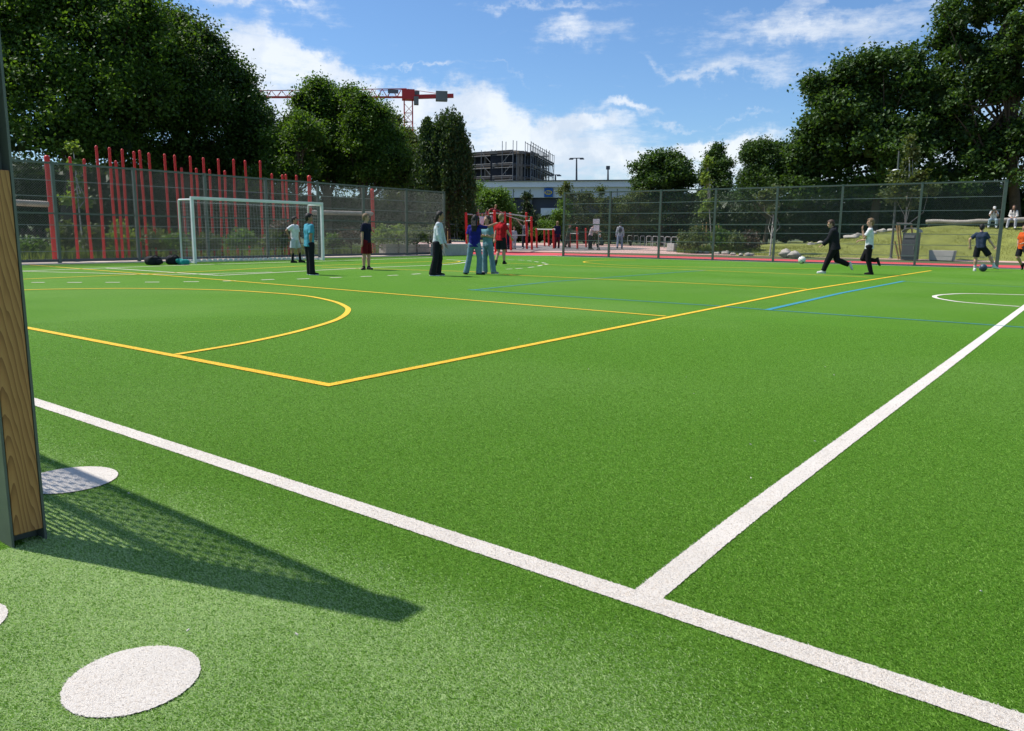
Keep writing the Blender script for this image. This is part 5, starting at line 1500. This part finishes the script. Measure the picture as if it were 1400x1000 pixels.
def person(label, px, py, Ht, face, pose, cl, skin='light', hair=('black', 'short'), vs=.0055, group=None, base=None, small=False, cat='person'):
    """px, py: photo position of the ground under the pelvis; local X points to the right of the photo, Y away from the lens.
    pose holds direction vectors in that frame: torso, neck, thighL/R, shinL/R, armL/R, foreL/R, footL/R, headface; L and R are the person's own."""
    g = gp(px, py) if base is None else Vector(base)
    root = thing('person', label, cat, g, math.atan2(-g.x, g.y), group)
    h = Ht
    def fvec(deg): t = math.radians(deg); return np.array([math.sin(t), -math.cos(t), 0])
    fwd = fvec(face); up = np.array([0, 0, 1.0])
    torso = unit(pose.get('torso', (0, 0, 1)))
    right = unit(np.cross(fwd, up)); hipr = right
    shr = unit(right-torso*(right@torso)); 
    if 'twist' in pose:
        f2 = fvec(face+pose['twist']); shr = np.cross(f2, up); shr = unit(shr-torso*(shr@torso))
    front = unit(np.cross(torso, shr)); front = front if front@fwd > 0 else -front
    pel = np.zeros(3)
    J = {'pel': pel}
    chest = pel+torso*.225*h; nb = pel+torso*.325*h
    neck = unit(pose.get('neck', torso+np.array([0, 0, .3]))); hc = nb+neck*.115*h
    for s_, sg_ in (('R', 1), ('L', -1)):
        J['hip'+s_] = pel+hipr*sg_*.056*h-up*.01*h
        J['knee'+s_] = J['hip'+s_]+unit(pose.get('thigh'+s_, (0, 0, -1)))*.245*h
        J['ank'+s_] = J['knee'+s_]+unit(pose.get('shin'+s_, (0, 0, -1)))*.232*h
        J['sh'+s_] = nb+shr*sg_*.105*h-torso*.03*h+pose.get('shrug'+s_, 0)*torso*h
        J['el'+s_] = J['sh'+s_]+unit(pose.get('arm'+s_, (0, 0, -1)))*.168*h
        J['wr'+s_] = J['el'+s_]+unit(pose.get('fore'+s_, (0, 0, -1)))*.145*h
    # feet: drop the lowest sole to the ground
    feet = {}
    for s_ in 'RL':
        fd = unit(pose.get('foot'+s_, fwd)); sh_ = unit(pose.get('shin'+s_, (0, 0, -1)))
        feet[s_] = (J['ank'+s_], fd, sh_)
    def sole(a, fd, sh_):
        dn = unit(sh_-fd*(sh_@fd)); return a+dn*.040*h, dn
    low = min(min((sole(*feet[s_])[0]+feet[s_][1]*.10*h)[2], (sole(*feet[s_])[0]-feet[s_][1]*.03*h)[2]) for s_ in 'RL')-.012*h
    lift = pose.get('lift', 0)
    off = np.array([pose.get('dx', 0.0), 0, -low+lift]) if 'pelz' not in pose else np.array([pose.get('dx', 0.0), 0, pose['pelz']])
    for k in J: J[k] = J[k]+off
    pel, chest, nb, hc = pel+off, chest+off, nb+off, hc+off
    shoes = {s_: (feet[s_][0]+off, feet[s_][1], feet[s_][2]) for s_ in 'RL'}
    hf = unit(pose.get('headface', fwd*1.0)); hup = unit(neck+up*.6); hf = unit(hf-hup*(hf@hup)); hr = np.cross(hf, hup)
    # ---------------- body
    b = Sdf(); w = pose.get('build', 1.0)
    for q in (-1, 1):
        b.cone(pel+hipr*q*.030*h, pel+torso*.11*h+hipr*q*.030*h, .060*h*w, .052*h*w, .03)
        b.cone(pel+torso*.11*h+shr*q*.030*h, chest+shr*q*.046*h, .053*h*w, .060*h*w, .03)
        b.cone(chest+shr*q*.03*h, nb-torso*.035*h+shr*q*.060*h, .055*h*w, .038*h*w, .03)
    b.cone(nb-torso*.03*h, hc-hup*.03*h, .036*h, .029*h, .02)
    b.ell(hc+hup*.012*h, (hr, hf, hup), (.048*h, .058*h, .062*h), .01)
    b.ell(hc-hup*.030*h+hf*.014*h, (hr, hf, hup), (.037*h, .043*h, .042*h), .02)
    b.cone(hc-hup*.002*h+hf*.052*h, hc-hup*.018*h+hf*.064*h, .0062*h, .0088*h, .008)
    b.ell(hc-hup*.052*h+hf*.046*h, (hr, hf, hup), (.014*h, .011*h, .010*h), .012)
    for q in (-1, 1):
        b.ell(hc+hr*q*.049*h-hup*.008*h-hf*.004*h, (hr, hf, hup), (.007*h, .013*h, .019*h), .006)
        b.ell(hc+hr*q*.022*h+hup*.012*h+hf*.047*h, (hr, hf, hup), (.014*h, .010*h, .006*h), .01)
    for s_, sg_ in (('R', 1), ('L', -1)):
        hp, kn, an, sh_, el, wr = (J[k+s_] for k in ('hip', 'knee', 'ank', 'sh', 'el', 'wr'))
        b.cone(hp, hp+(kn-hp)*.35, .056*h*w, .050*h*w, .025); b.cone(hp+(kn-hp)*.35, kn, .050*h*w, .034*h, .02)
        cal = kn+(an-kn)*.3-fwd*.006*h
        b.cone(kn, cal, .034*h, .037*h, .015); b.cone(cal, an, .037*h, .0215*h, .012)
        b.cone(sh_-shr*sg_*.01*h, sh_+(el-sh_)*.25, .034*h, .031*h, .02); b.cone(sh_+(el-sh_)*.25, el, .030*h, .023*h, .012)
        b.cone(el, el+(wr-el)*.3, .024*h, .0245*h, .012); b.cone(el+(wr-el)*.3, wr, .0245*h, .0155*h, .012)
        fd = shoes[s_][1]; dn = unit(shoes[s_][2]-fd*(shoes[s_][2]@fd))
        b.cone(an+dn*.018*h-fd*.012*h, an+dn*.030*h+fd*.085*h, .026*h, .018*h, .012)
        # hand: flat palm, four fingers of unequal length, a thumb from its side
        hd = unit(pose.get('hand'+s_, wr-el)); pn = unit(pose.get('palm'+s_, np.cross(hd, shr)*sg_+1e-3*front)); pn = unit(pn-hd*(pn@hd)); sd = np.cross(pn, hd)*(1 if s_ == 'R' else -1)
        if sd@front < 0: sd = -sd
        kn0 = wr+hd*.050*h
        for t in (-1, -.33, .33, 1): b.cone(wr+hd*.008*h+sd*t*.010*h, kn0+sd*t*.0185*h, .0105*h, .0085*h, .006)
        curl = pose.get('curl'+s_, .5)
        if not small:
            for i, (t, L) in enumerate(((1.02, .040), (.36, .046), (-.33, .043), (-1.0, .034))):
                p0 = kn0+sd*t*.0185*h; d0 = unit(hd+sd*t*.10+pn*curl*.5); p1 = p0+d0*L*.5*h; d1 = unit(d0+pn*curl*1.0); p2 = p1+d1*L*.32*h; d2 = unit(d1+pn*curl*1.0); p3 = p2+d2*L*.24*h
                b.cone(p0, p1, .0060*h, .0055*h, .0025); b.cone(p1, p2, .0055*h, .0050*h, .0025); b.cone(p2, p3, .0050*h, .0044*h, .0025)
            t0 = wr+hd*.016*h+sd*.016*h; t1 = t0+unit(hd*.7+sd*.8+pn*.35)*.030*h; t2 = t1+unit(hd+sd*.25+pn*.5)*.026*h
            b.cone(t0, t1, .0080*h, .0066*h, .004); b.cone(t1, t2, .0064*h, .0052*h, .003)
    V, F = b.mesh(vs)
    link_mesh('body', np_mesh('body', V, F, True), SKIN[skin], root)
    # ---------------- clothes
    def add(nm, s, m_, wob=.0022, wf=32, v=None):
        V, F = s.mesh(v or vs*1.15, wob, wf); return link_mesh(nm, np_mesh(nm, V, F, True), m_, root)
    top = cl['top']; inf = .010*h*top.get('bulk', 1); tm = cloth(*top['mat']); s = Sdf(); low_ = top.get('hem', .02)
    hemc = pel-torso*low_*h
    for q in (-1, 1):
        s.cone(hemc-torso*.06*h+hipr*q*.034*h, pel+torso*.11*h+hipr*q*.032*h, .064*h*w+inf*top.get('loose', 1.3), .056*h*w+inf, .03)
        s.cone(pel+torso*.11*h+shr*q*.032*h, chest+shr*q*.046*h, .056*h*w+inf, .061*h*w+inf, .03)
        s.cone(chest+shr*q*.03*h, nb-torso*.038*h+shr*q*.062*h, .056*h*w+inf, .038*h*w+inf*.8, .03)
    s.cone(chest, nb-torso*.014*h, .056*h*w+inf, .036*h+inf, .03)
    s.cut(hemc, -torso)
    body_only = list(s.p); s.p = []
    for s_, sg_ in (('R', 1), ('L', -1)):
        sh_, el, wr = (J[k+s_] for k in ('sh', 'el', 'wr')); a0 = sh_-shr*sg_*.012*h
        if top.get('sleeve', 'short') == 'short': s.cone(a0, sh_+(el-sh_)*.72, .037*h+inf*.6, .034*h+inf, .02, True)
        else:
            s.cone(a0, el, .036*h+inf*.7, .028*h+inf*.9, .02); s.cone(el, wr+(wr-el)*.03, .028*h+inf*.9, .020*h+inf*.7, .012, True)
    sl_ = list(s.p); s.p = body_only+sl_
    # the hem cut must not clip hanging sleeves: sleeves come after the cut
    if top.get('hood'):
        s.ell(nb+torso*.005*h-front*.045*h, (shr, front, torso), (.062*h, .036*h, .045*h), .02)
    else: s.cut(nb+torso*.016*h, unit(torso+front*.16))
    add('hoodie' if top.get('hood') else 'shirt', s, tm)
    bt = cl.get('bottom')
    if bt:
        m_ = cloth(*bt['mat']); s = Sdf()
        for q in (-1, 1): s.cone(pel+torso*.035*h+hipr*q*.030*h, pel-up*.015*h+hipr*q*.034*h, .060*h*w+inf*.7, .062*h*w+inf, .02)
        s.cut(pel+torso*.055*h, torso)
        for s_ in 'RL':
            hp, kn, an = (J[k+s_] for k in ('hip', 'knee', 'ank')); r0 = .058*h*w+inf*.6
            if bt['kind'] == 'shorts': s.cone(hp, hp+(kn-hp)*bt.get('len', .82), r0, .056*h+inf*1.1, .012, True)
            else:
                fl_ = bt.get('flare', .034)*h; s.cone(hp, kn, r0, .043*h+inf*.5, .012)
                s.cone(kn, an+(an-kn)*bt.get('long', .02), .043*h+inf*.5, fl_+inf*.4, .010, True)
        add('shorts' if bt['kind'] == 'shorts' else 'trousers', s, m_, .0025, 26)
    if cl.get('socks'):
        s = Sdf()
        for s_ in 'RL': 
            kn, an = J['knee'+s_], J['ank'+s_]; cal = an+(kn-an)*cl.get('sock_len', .75)
            s.cone(an, cal, .0255*h, .038*h, .008, True)
        add('socks', s, cloth(*cl['socks']), 0)
    for s_ in 'RL':
        a, fd, sh2 = shoes[s_]; dn = unit(sh2-fd*(sh2@fd)); s = Sdf(); sd = np.cross(fd, dn)
        s.cone(a+dn*.024*h-fd*.020*h, a+dn*.032*h+fd*.040*h, .031*h, .029*h, .012); s.cone(a+dn*.032*h+fd*.040*h, a+dn*.036*h+fd*.094*h, .029*h, .022*h, .012)
        s.cone(a-dn*.004*h, a+dn*.02*h, .029*h, .031*h, .01)
        s.cut(a+dn*.050*h, dn)
        o = add('shoe', s, cloth(*cl['shoes']), 0)
        s = Sdf(); s.cone(a+dn*.046*h-fd*.020*h, a+dn*.046*h+fd*.094*h, .0315*h, .024*h, .01); s.cut(a+dn*.054*h, dn); s.cut(a+dn*.041*h, -dn)
        V, F = s.mesh(.004); so2 = link_mesh('sole', np_mesh('sole', V, F, True), MAT['black_rubber'] if not cl.get('white_sole') else MAT['white_paint'], o)
    # ---------------- hair, eyes, mouth
    if hair:
        s = Sdf(); s.ell(hc+hup*.018*h-hf*.006*h, (hr, hf, hup), (.054*h, .064*h, .066*h), .01)
        n0 = unit(hf*.90-hup*.43); s.cut(hc+hf*.026*h+hup*.020*h, n0)
        if hair[1] in ('short', 'tail'): s.cone(hc-hf*.030*h-hup*.02*h, hc-hf*.030*h-hup*.040*h, .038*h, .026*h, .02)
        if hair[1] == 'short': s.cone(hc+hup*.052*h+hf*.030*h, hc+hup*.044*h+hf*.056*h-hr*.012*h, .024*h, .012*h, .01)
        if hair[1] == 'tail':
            p = hc-hf*.052*h-hup*.012*h; q = p-hf*.016*h-hup*.05*h; s.cone(p, q, .020*h, .022*h, .012); s.cone(q, q-hup*.12*h+hf*.004*h, .022*h, .008*h, .012)
        if hair[1] == 'long':
            for q in (-1, 0, 1):
                p = hc-hf*.030*h+hr*q*.030*h; r_ = nb-front*.062*h+shr*q*.030*h-torso*.10*h; s.cone(p, nb-front*.055*h+hr*q*.034*h, .032*h, .028*h, .015); s.cone(nb-front*.055*h+hr*q*.034*h, r_, .027*h, .014*h, .015)
        if hair[1] == 'front':
            for q in (-1, 1):
                p = hc+hr*q*.040*h; s.cone(p, nb+shr*q*.045*h+front*.045*h, .024*h, .024*h, .012); s.cone(nb+shr*q*.045*h+front*.045*h, nb+shr*q*.04*h+front*.066*h-torso*.12*h, .022*h, .010*h, .012)
        add('hair', s, HAIR[hair[0]], .0030, 75, vs)
    if not small:
        for q in (-1, 1):
            s = Sdf(); s.ell(hc+hr*q*.021*h+hup*.003*h+hf*.0505*h, (hr, hf, hup), (.0085*h, .006*h, .0045*h), .002); V, F = s.mesh(.0022); link_mesh('eye', np_mesh('eye', V, F, True), MAT['eye'], root)
        s = Sdf(); s.ell(hc-hup*.036*h+hf*.0535*h, (hr, hf, hup), (.015*h, .006*h, .0042*h), .002); V, F = s.mesh(.0022); link_mesh('mouth', np_mesh('mouth', V, F, True), MAT['mouth'], root)
    if cl.get('cap'):
        s = Sdf(); s.ell(hc+hup*.024*h, (hr, hf, hup), (.058*h, .068*h, .062*h), .01); s.cut(hc+hup*.022*h, -hup)
        s.ell(hc+hup*.026*h+hf*.075*h, (hr, hf, hup), (.045*h, .045*h, .006*h), .008)
        add('cap', s, cloth(*cl['cap']), 0)
    root['_j'] = 0; del root['_j']
    return root, J, dict(nb=nb, chest=chest, pel=pel, front=front, shr=shr, torso=torso, h=h, hc=hc)

BLK = ('black_fabric', (.016, .017, .022)); JEANS = ('blue_denim', (.16, .27, .34)); NAVY = ('navy_fabric', (.012, .014, .035)); WHITE = ('white_fabric', (.74, .76, .78))
WSH = ('white_shoe', (.70, .69, .66)); BSH = ('black_shoe', (.02, .02, .022)); GSH = ('grey_shoe', (.25, .25, .26))
T = lambda m_, **k: dict(mat=m_, **k)
# keeper
person('boy in white shirt and pale shorts standing in the goal, hand on hip', 404, 359.4, 1.48, 55,
       dict(torso=(.02, 0, 1), thighR=(-.10, -.05, -1), shinR=(-.02, 0, -1), thighL=(.22, .1, -1), shinL=(.12, 0, -1), armR=(-.75, -.1, -.62), foreR=(.45, .1, -.85), armL=(.12, .15, -1), foreL=(.2, .1, -1), headface=(1, -.35, -.1), footR=(.9, -.4, 0), footL=(.95, -.3, 0)),
       dict(top=T(WHITE), bottom=dict(mat=('pale_grey_shorts', (.55, .58, .62)), kind='shorts', len=.78), socks=BLK, shoes=BSH), 'tan', ('black', 'short'))
# teal shirt
person('boy in teal shirt and wide black trousers standing in front of the goal', 424, 376, 1.46, 118,
       dict(torso=(.02, 0, 1), thighR=(.02, -.03, -1), thighL=(.06, .05, -1), shinR=(.02, 0, -1), shinL=(.03, 0, -1), armR=(-.16, -.10, -1), foreR=(-.05, .25, -1), armL=(-.05, .28, -1), foreL=(-.15, .2, -1), headface=(1, .1, -.1), footR=(1, -.2, 0), footL=(1, -.1, 0)),
       dict(top=T(('teal_shirt', (.075, .33, .44)), hem=.05, loose=2), bottom=dict(mat=BLK, kind='long', flare=.050, long=.12), shoes=BSH, white_sole=True), 'tan', ('black', 'short'))
# navy shirt, red shorts
person('boy in dark navy shirt and dark red shorts standing right of the goal', 501.5, 369, 1.53, 60,
       dict(torso=(0, 0, 1), thighR=(-.05, 0, -1), thighL=(.06, .05, -1), shinR=(-.06, .02, -1), shinL=(-.02, 0, -1), armR=(-.13, -.05, -1), foreR=(-.02, -.12, -1), armL=(.10, .15, -1), foreL=(.0, -.1, -1), headface=(1, -.1, -.12), footR=(-.35, -1, 0), footL=(.65, -.8, 0)),
       dict(top=T(NAVY, hem=.03), bottom=dict(mat=('dark_red_shorts', (.13, .008, .012)), kind='shorts', len=.92), shoes=BSH), 'light', ('fair', 'short'))
# white sleeves
person('girl with long white sleeves, flared black trousers and dark ponytail', 598, 377.3, 1.57, 80,
       dict(torso=(.10, 0, 1), thighR=(-.10, -.08, -1), shinR=(-.20, 0, -1), thighL=(.13, .08, -1), shinL=(-.14, 0, -1), armR=(.10, -.15, -1), foreR=(.32, -.12, -1), armL=(.25, .2, -1), foreL=(.30, -.1, -1), neck=(.12, 0, 1), headface=(1, -.05, -.1), footR=(1, -.25, 0), footL=(1, -.1, 0)),
       dict(top=T(('white_knit', (.62, .66, .70)), sleeve='long', hem=-.01), bottom=dict(mat=BLK, kind='long', flare=.055, long=.13), shoes=BSH, white_sole=True), 'tan', ('black', 'tail'))
# girl in blue, back to the lens
person('girl in royal blue shirt and jeans seen from behind, arm around her friend', 648.5, 375.6, 1.50, 165,
       dict(torso=(.03, .02, 1), thighR=(.16, 0, -1), shinR=(-.05, 0, -1), thighL=(-.16, 0, -1), shinL=(-.22, 0, -1), armR=(.75, .45, .02), foreR=(.75, .55, .35), armL=(-.15, 0, -1), foreL=(.12, .1, -1), headface=(.5, .9, -.1), footR=(.85, .3, 0), footL=(-.25, .8, 0), shrugR=.02),
       dict(top=T(('royal_blue_shirt', (.018, .02, .20)), hem=.045), bottom=dict(mat=JEANS, kind='long', flare=.050, long=.13), shoes=BSH), 'tan', ('black', 'long'))
# girl in pale blue
person('girl in pale blue shirt and jeans with folded arms facing the girl in royal blue', 666.5, 374.6, 1.50, 305,
       dict(torso=(-.03, 0, 1), thighR=(-.08, -.05, -1), shinR=(.02, -.02, -1), thighL=(.18, .06, -1), shinL=(.14, 0, -1), armR=(-.42, -.25, -.85), foreR=(.55, -.75, .02), armL=(.22, .05, -1), foreL=(-.95, -.35, .12), headface=(-.8, -.55, -.15), footR=(-.5, -.8, 0), footL=(.75, -.6, 0)),
       dict(top=T(('pale_blue_shirt', (.16, .33, .38)), hem=.0), bottom=dict(mat=JEANS, kind='long', flare=.048, long=.12), shoes=GSH, white_sole=True), 'light', ('brown', 'long'))
# red shirt
person('fair haired boy in red shirt and black shorts walking away to the right', 684.5, 363.6, 1.60, 140,
       dict(torso=(.01, 0, 1), thighR=(.10, .10, -1), shinR=(.03, .05, -1), thighL=(-.02, .06, -1), shinL=(-.22, -.35, -1), armR=(.35, .05, -.9), foreR=(.55, .35, -.8), armL=(-.22, -.1, -1), foreL=(-.18, -.25, -1), headface=(.75, .5, -.05), footR=(.35, .9, 0), footL=(-.1, .7, -.55)),
       dict(top=T(('red_shirt', (.46, .012, .02)), hem=.04, loose=1.8), bottom=dict(mat=BLK, kind='shorts', len=.88), shoes=BSH), 'light', ('blond', 'short'))
# runner in black
person('runner in black hoodie and black trousers with white shoes chasing the white football', 1138, 374.3, 1.62, 275,
       dict(torso=(-.16, 0, 1), thighL=(-.42, .05, -1), shinL=(-.34, 0, -1), thighR=(.28, -.08, -1), shinR=(1.0, .05, -.42), armR=(.25, -.30, -1), foreR=(-.1, -.25, -1), armL=(-.40, .25, -.9), foreL=(-.72, .1, -.75), neck=(-.42, 0, 1), headface=(-1, -.15, -.35), footL=(-1, -.05, -.02), footR=(.35, 0, -1), build=1.08),
       dict(top=T(BLK, sleeve='long', hem=.06, loose=1.6, bulk=2.8, hood=True), bottom=dict(mat=('black_trousers', (.012, .012, .015)), kind='long', flare=.030), shoes=WSH, white_sole=True), 'light', ('brown', 'short'))
# runner in white
person('runner in white shirt and black trousers close behind the runner in black', 1185, 375.6, 1.62, 270,
       dict(torso=(-.03, 0, 1), thighL=(.02, .05, -1), shinL=(.28, 0, -1), thighR=(-.40, -.08, -1), shinR=(1, -.05, -.12), armR=(-.02, -.2, -1), foreR=(-.85, -.12, -.15), armL=(-.45, .15, -.75), foreL=(-.30, .05, .95), headface=(-1, -.25, -.05), footL=(-1, -.05, 0), footR=(.35, 0, -1), curlL=1.1, curlR=1.1),
       dict(top=T(WHITE, hem=.05, loose=1.8), bottom=dict(mat=('black_trousers', (.012, .012, .015)), kind='long', flare=.032), shoes=BSH), 'light', ('fair', 'short'))
# navy shirt at the end post
person('boy in slate navy shirt and black shorts standing over the dark football', 1337, 370.9, 1.55, 170,
       dict(torso=(-.05, .10, 1), thighL=(-.06, .05, -1), shinL=(.01, 0, -1), thighR=(.62, .15, -.85), shinR=(.52, .1, -1), armL=(-.55, -.15, -.62), foreL=(.15, .1, -1), armR=(.40, .05, -.9), foreR=(.58, -.05, -.75), neck=(.02, .2, 1), headface=(.2, .9, -.5), footL=(-.1, .9, 0), footR=(.8, .5, -.2)),
       dict(top=T(('slate_navy_shirt', (.032, .048, .085)), hem=.02), bottom=dict(mat=BLK, kind='shorts', len=.86), shoes=WSH, socks=WSH, sock_len=.3, white_sole=True), 'light', ('black', 'short'))
# orange shirt
person('boy in orange shirt and black shorts running at the right edge', 1394, 369.2, 1.58, 312,
       dict(torso=(.02, 0, 1), thighR=(-.12, -.2, -1), shinR=(.42, .55, -.75), thighL=(.45, -.45, -.75), shinL=(.1, .1, -1), armR=(-.18, -.05, -1), foreR=(.05, -.2, -1), armL=(.25, -.1, -1), foreL=(-.80, -.45, -.32), headface=(-.6, -.75, -.2), footR=(-.1, -.1, -1), footL=(-.5, -.85, 0)),
       dict(top=T(('orange_shirt', (.62, .10, .018)), hem=.05), bottom=dict(mat=BLK, kind='shorts', len=.86), shoes=BSH), 'light', ('black', 'short'))
# the two on the log
def seated(label, x, y, D, Ht, face, pose, cl, hair, seat_r):
    p = dp(x, y, D); g = Vector((p.x, p.y, 0)); pose['pelz'] = p.z
    return person(label, 0, 0, Ht, face, pose, cl, 'light', hair, base=g, vs=.0065)
seated('girl in white top, pale jeans and white cap sitting bent over on the log bench', 1358, 300.4, DB-.15, 1.58, 352,
       dict(torso=(.0, -.32, 1), thighR=(-.25, -1, -.05), shinR=(-.05, .12, -1), thighL=(.22, -1, -.05), shinL=(.05, .05, -1), armR=(-.15, -.45, -.8), foreR=(.35, -.55, .75), armL=(.18, -.45, -.8), foreL=(-.35, -.5, .78), neck=(0, -.5, 1), headface=(0, -1, -.7), footR=(-.1, -1, 0), footL=(.1, -1, 0)),
       dict(top=T(('white_top', (.70, .72, .72))), bottom=dict(mat=('pale_jeans', (.40, .52, .58)), kind='long', flare=.036), shoes=WSH, cap=('white_cap', (.75, .74, .70)), white_sole=True), ('brown', 'front'), .13)
seated('girl with long brown hair in white cardigan and pale trousers sitting on the log bench', 1385, 300.2, DB-.25, 1.62, 345,
       dict(torso=(.0, -.12, 1), thighR=(-.32, -1, -.08), shinR=(-.12, .0, -1), thighL=(.15, -1, -.1), shinL=(.0, .05, -1), armR=(-.14, -.25, -1), foreR=(.30, -.75, -.30), armL=(.14, -.28, -1), foreL=(-.35, -.75, -.32), neck=(-.05, -.25, 1), headface=(-.3, -1, -.3), footR=(-.1, -1, 0), footL=(.1, -1, 0)),
       dict(top=T(('white_cardigan', (.68, .64, .60)), sleeve='long', hem=.05), bottom=dict(mat=('pale_grey_trousers', (.48, .48, .52)), kind='long', flare=.036), shoes=WSH, white_sole=True), ('brown', 'front'), .15)

# playground children, small in the picture
def kid(label, x, yf, yh, face, pose, top, bot, hair, skin='light', sleeve='short', shoes=BSH, hood=False, extra=None, Ht=None, base=None, hem=.03, long=True):
    g = gp(x, yf); Ht = Ht or (zt(x, yh, g)-0)*1.0
    cl = dict(top=T(top, sleeve=sleeve, hood=hood, hem=hem), bottom=dict(mat=bot, kind='long' if long else 'shorts', flare=.034), shoes=shoes)
    if extra: cl.update(extra)
    return person(label, x, yf, Ht, face, pose, cl, skin, hair, vs=.010, small=True, base=base)
MAROON = ('maroon_fabric', (.13, .015, .03)); GREYF = ('grey_fabric', (.34, .34, .37)); PINKF = ('pale_pink_fabric', (.62, .48, .47)); OLIVE = ('olive_fabric', (.09, .11, .06)); PATT = ('patterned_grey_shirt', (.22, .23, .26), .25)
kid('child in white headscarf and dark dress standing by the climbing frame posts', 694, 341, 308, 60, dict(armR=(-.1, 0, -1), armL=(.15, 0, -1), thighR=(-.05, 0, -1), thighL=(.08, 0, -1)), ('dark_dress', (.02, .025, .05)), ('dark_dress', (.02, .025, .05)), None, extra=dict(cap=('white_scarf', (.70, .70, .72))), hem=.16)
kid('small child in pale grey clothes between the climbing frame posts', 702.6, 340.6, 312, 20, dict(armR=(-.2, -.1, -1), armL=(.2, 0, -1)), ('pale_grey_top', (.50, .50, .52)), ('pale_grey_top', (.50, .50, .52)), ('brown', 'short'), sleeve='long')
kid('child in patterned grey shirt reaching up to the sloping rail of the climbing frame', 717.4, 340.2, 304, 160, dict(armL=(-.6, 0, .7), foreL=(-.6, .1, .7), armR=(.1, 0, -1), thighR=(.1, 0, -1), thighL=(-.08, 0, -1)), PATT, ('dark_trousers', (.03, .035, .05)), ('blond', 'short'), shoes=WSH)
kid('blond child in dark blue top and maroon trousers beside the low red posts', 761.5, 339.6, 304.5, 200, dict(armL=(-.1, 0, -1), armR=(.1, 0, -1), thighR=(.06, 0, -1), thighL=(-.06, 0, -1)), ('dark_blue_top', (.02, .02, .05)), MAROON, ('blond', 'short'), sleeve='long', hem=.10)
kid('child in olive top leaning on the low bar behind the right fence end post', 776, 338.8, 308, 60, dict(torso=(.2, 0, 1), armR=(.6, 0, -.6), foreR=(1, 0, .1), armL=(.6, .1, -.5), foreL=(1, 0, 0), thighR=(-.2, 0, -1), shinR=(-.1, 0, -1), thighL=(.1, 0, -1)), OLIVE, ('brown_trousers', (.10, .09, .07)), ('fair', 'short'), sleeve='long')
kid('child in pale pink shirt and black trousers leaning to the notice boards', 806.6, 341.4, 306.5, 70, dict(torso=(.28, 0, 1), armR=(.5, -.1, -.8), foreR=(.9, 0, -.3), armL=(.7, .1, -.6), foreL=(1, 0, .1), thighR=(-.06, 0, -1), thighL=(.10, 0, -1), neck=(.4, 0, 1)), PINKF, BLK, ('black', 'short'))
kid('child in light hooded top crouching beneath the white notice boards', 823, 342.2, 322, 250, dict(torso=(-.25, 0, 1), thighR=(-.9, -.2, -.1), shinR=(.35, 0, -1), thighL=(-.8, .2, -.1), shinL=(.4, 0, -1), armR=(-.5, -.2, -.7), foreR=(-.5, 0, -.8), armL=(-.5, .2, -.7), foreL=(-.6, 0, -.6), neck=(-.4, 0, 1)), ('dark_green_top', (.03, .07, .06)), BLK, None, Ht=1.35, extra=dict(cap=('pale_green_hood', (.40, .45, .38))), sleeve='long')
rt, J_, K_ = kid('child in light grey hooded top with a dark backpack walking away behind the fence', 847, 340.2, 306, 178, dict(thighR=(.10, .12, -1), shinR=(.06, 0, -1), thighL=(-.10, -.15, -1), shinL=(-.06, -.3, -1), armR=(.16, 0, -1), foreR=(.1, .1, -1), armL=(-.16, 0, -1), foreL=(-.1, .1, -1)), ('light_grey_hoodie', (.48, .49, .52)), ('blue_grey_trousers', (.28, .31, .40)), ('black', 'short'), sleeve='long', hood=True)
s = Sdf(); hh = K_['h']; c = K_['chest']-K_['front']*.10*hh
s.ell(c-K_['torso']*.03*hh, (K_['shr'], K_['front'], K_['torso']), (.075*hh, .045*hh, .11*hh), .01)
V, F = s.mesh(.012); q = link_mesh('backpack', np_mesh('backpack', V, F, True), cloth('dark_backpack', (.07, .07, .085)), None)
q.location = rt.location; q.rotation_euler = rt.rotation_euler
tag(q, 'dark backpack worn by the child in light grey walking away', 'backpack')
# climbers
Dc = math.hypot(*gp(676, 345)[:2])
p = dp(674, 296, Dc-.1)
kid('child in maroon top and grey trousers climbing over the top bar of the climbing frame', 674, 345, 282, 195, dict(torso=(.28, -.05, 1), thighR=(.05, 0, -1), shinR=(.10, .1, -1), thighL=(-.08, 0, -1), shinL=(.12, .1, -1), armL=(-.75, .2, -.25), foreL=(-.1, .4, -.9), armR=(.75, .1, -.35), foreR=(.8, .2, -.3), neck=(.25, 0, 1), pelz=p.z), ('red_brown_top', (.20, .05, .05)), GREYF, ('blond', 'short'), base=Vector((p.x, p.y, 0)), Ht=1.30)
p = dp(658.5, 306.5, Dc+.5)
kid('child in white top hanging from the bar at the left of the climbing frame', 658.5, 344, 290, 20, dict(torso=(.05, 0, 1), armL=(.35, 0, .9), foreL=(.2, 0, 1), armR=(-.30, 0, .9), foreR=(-.1, 0, 1), pelz=p.z), WHITE, OLIVE, ('black', 'short'), base=Vector((p.x, p.y, 0)), Ht=1.25)
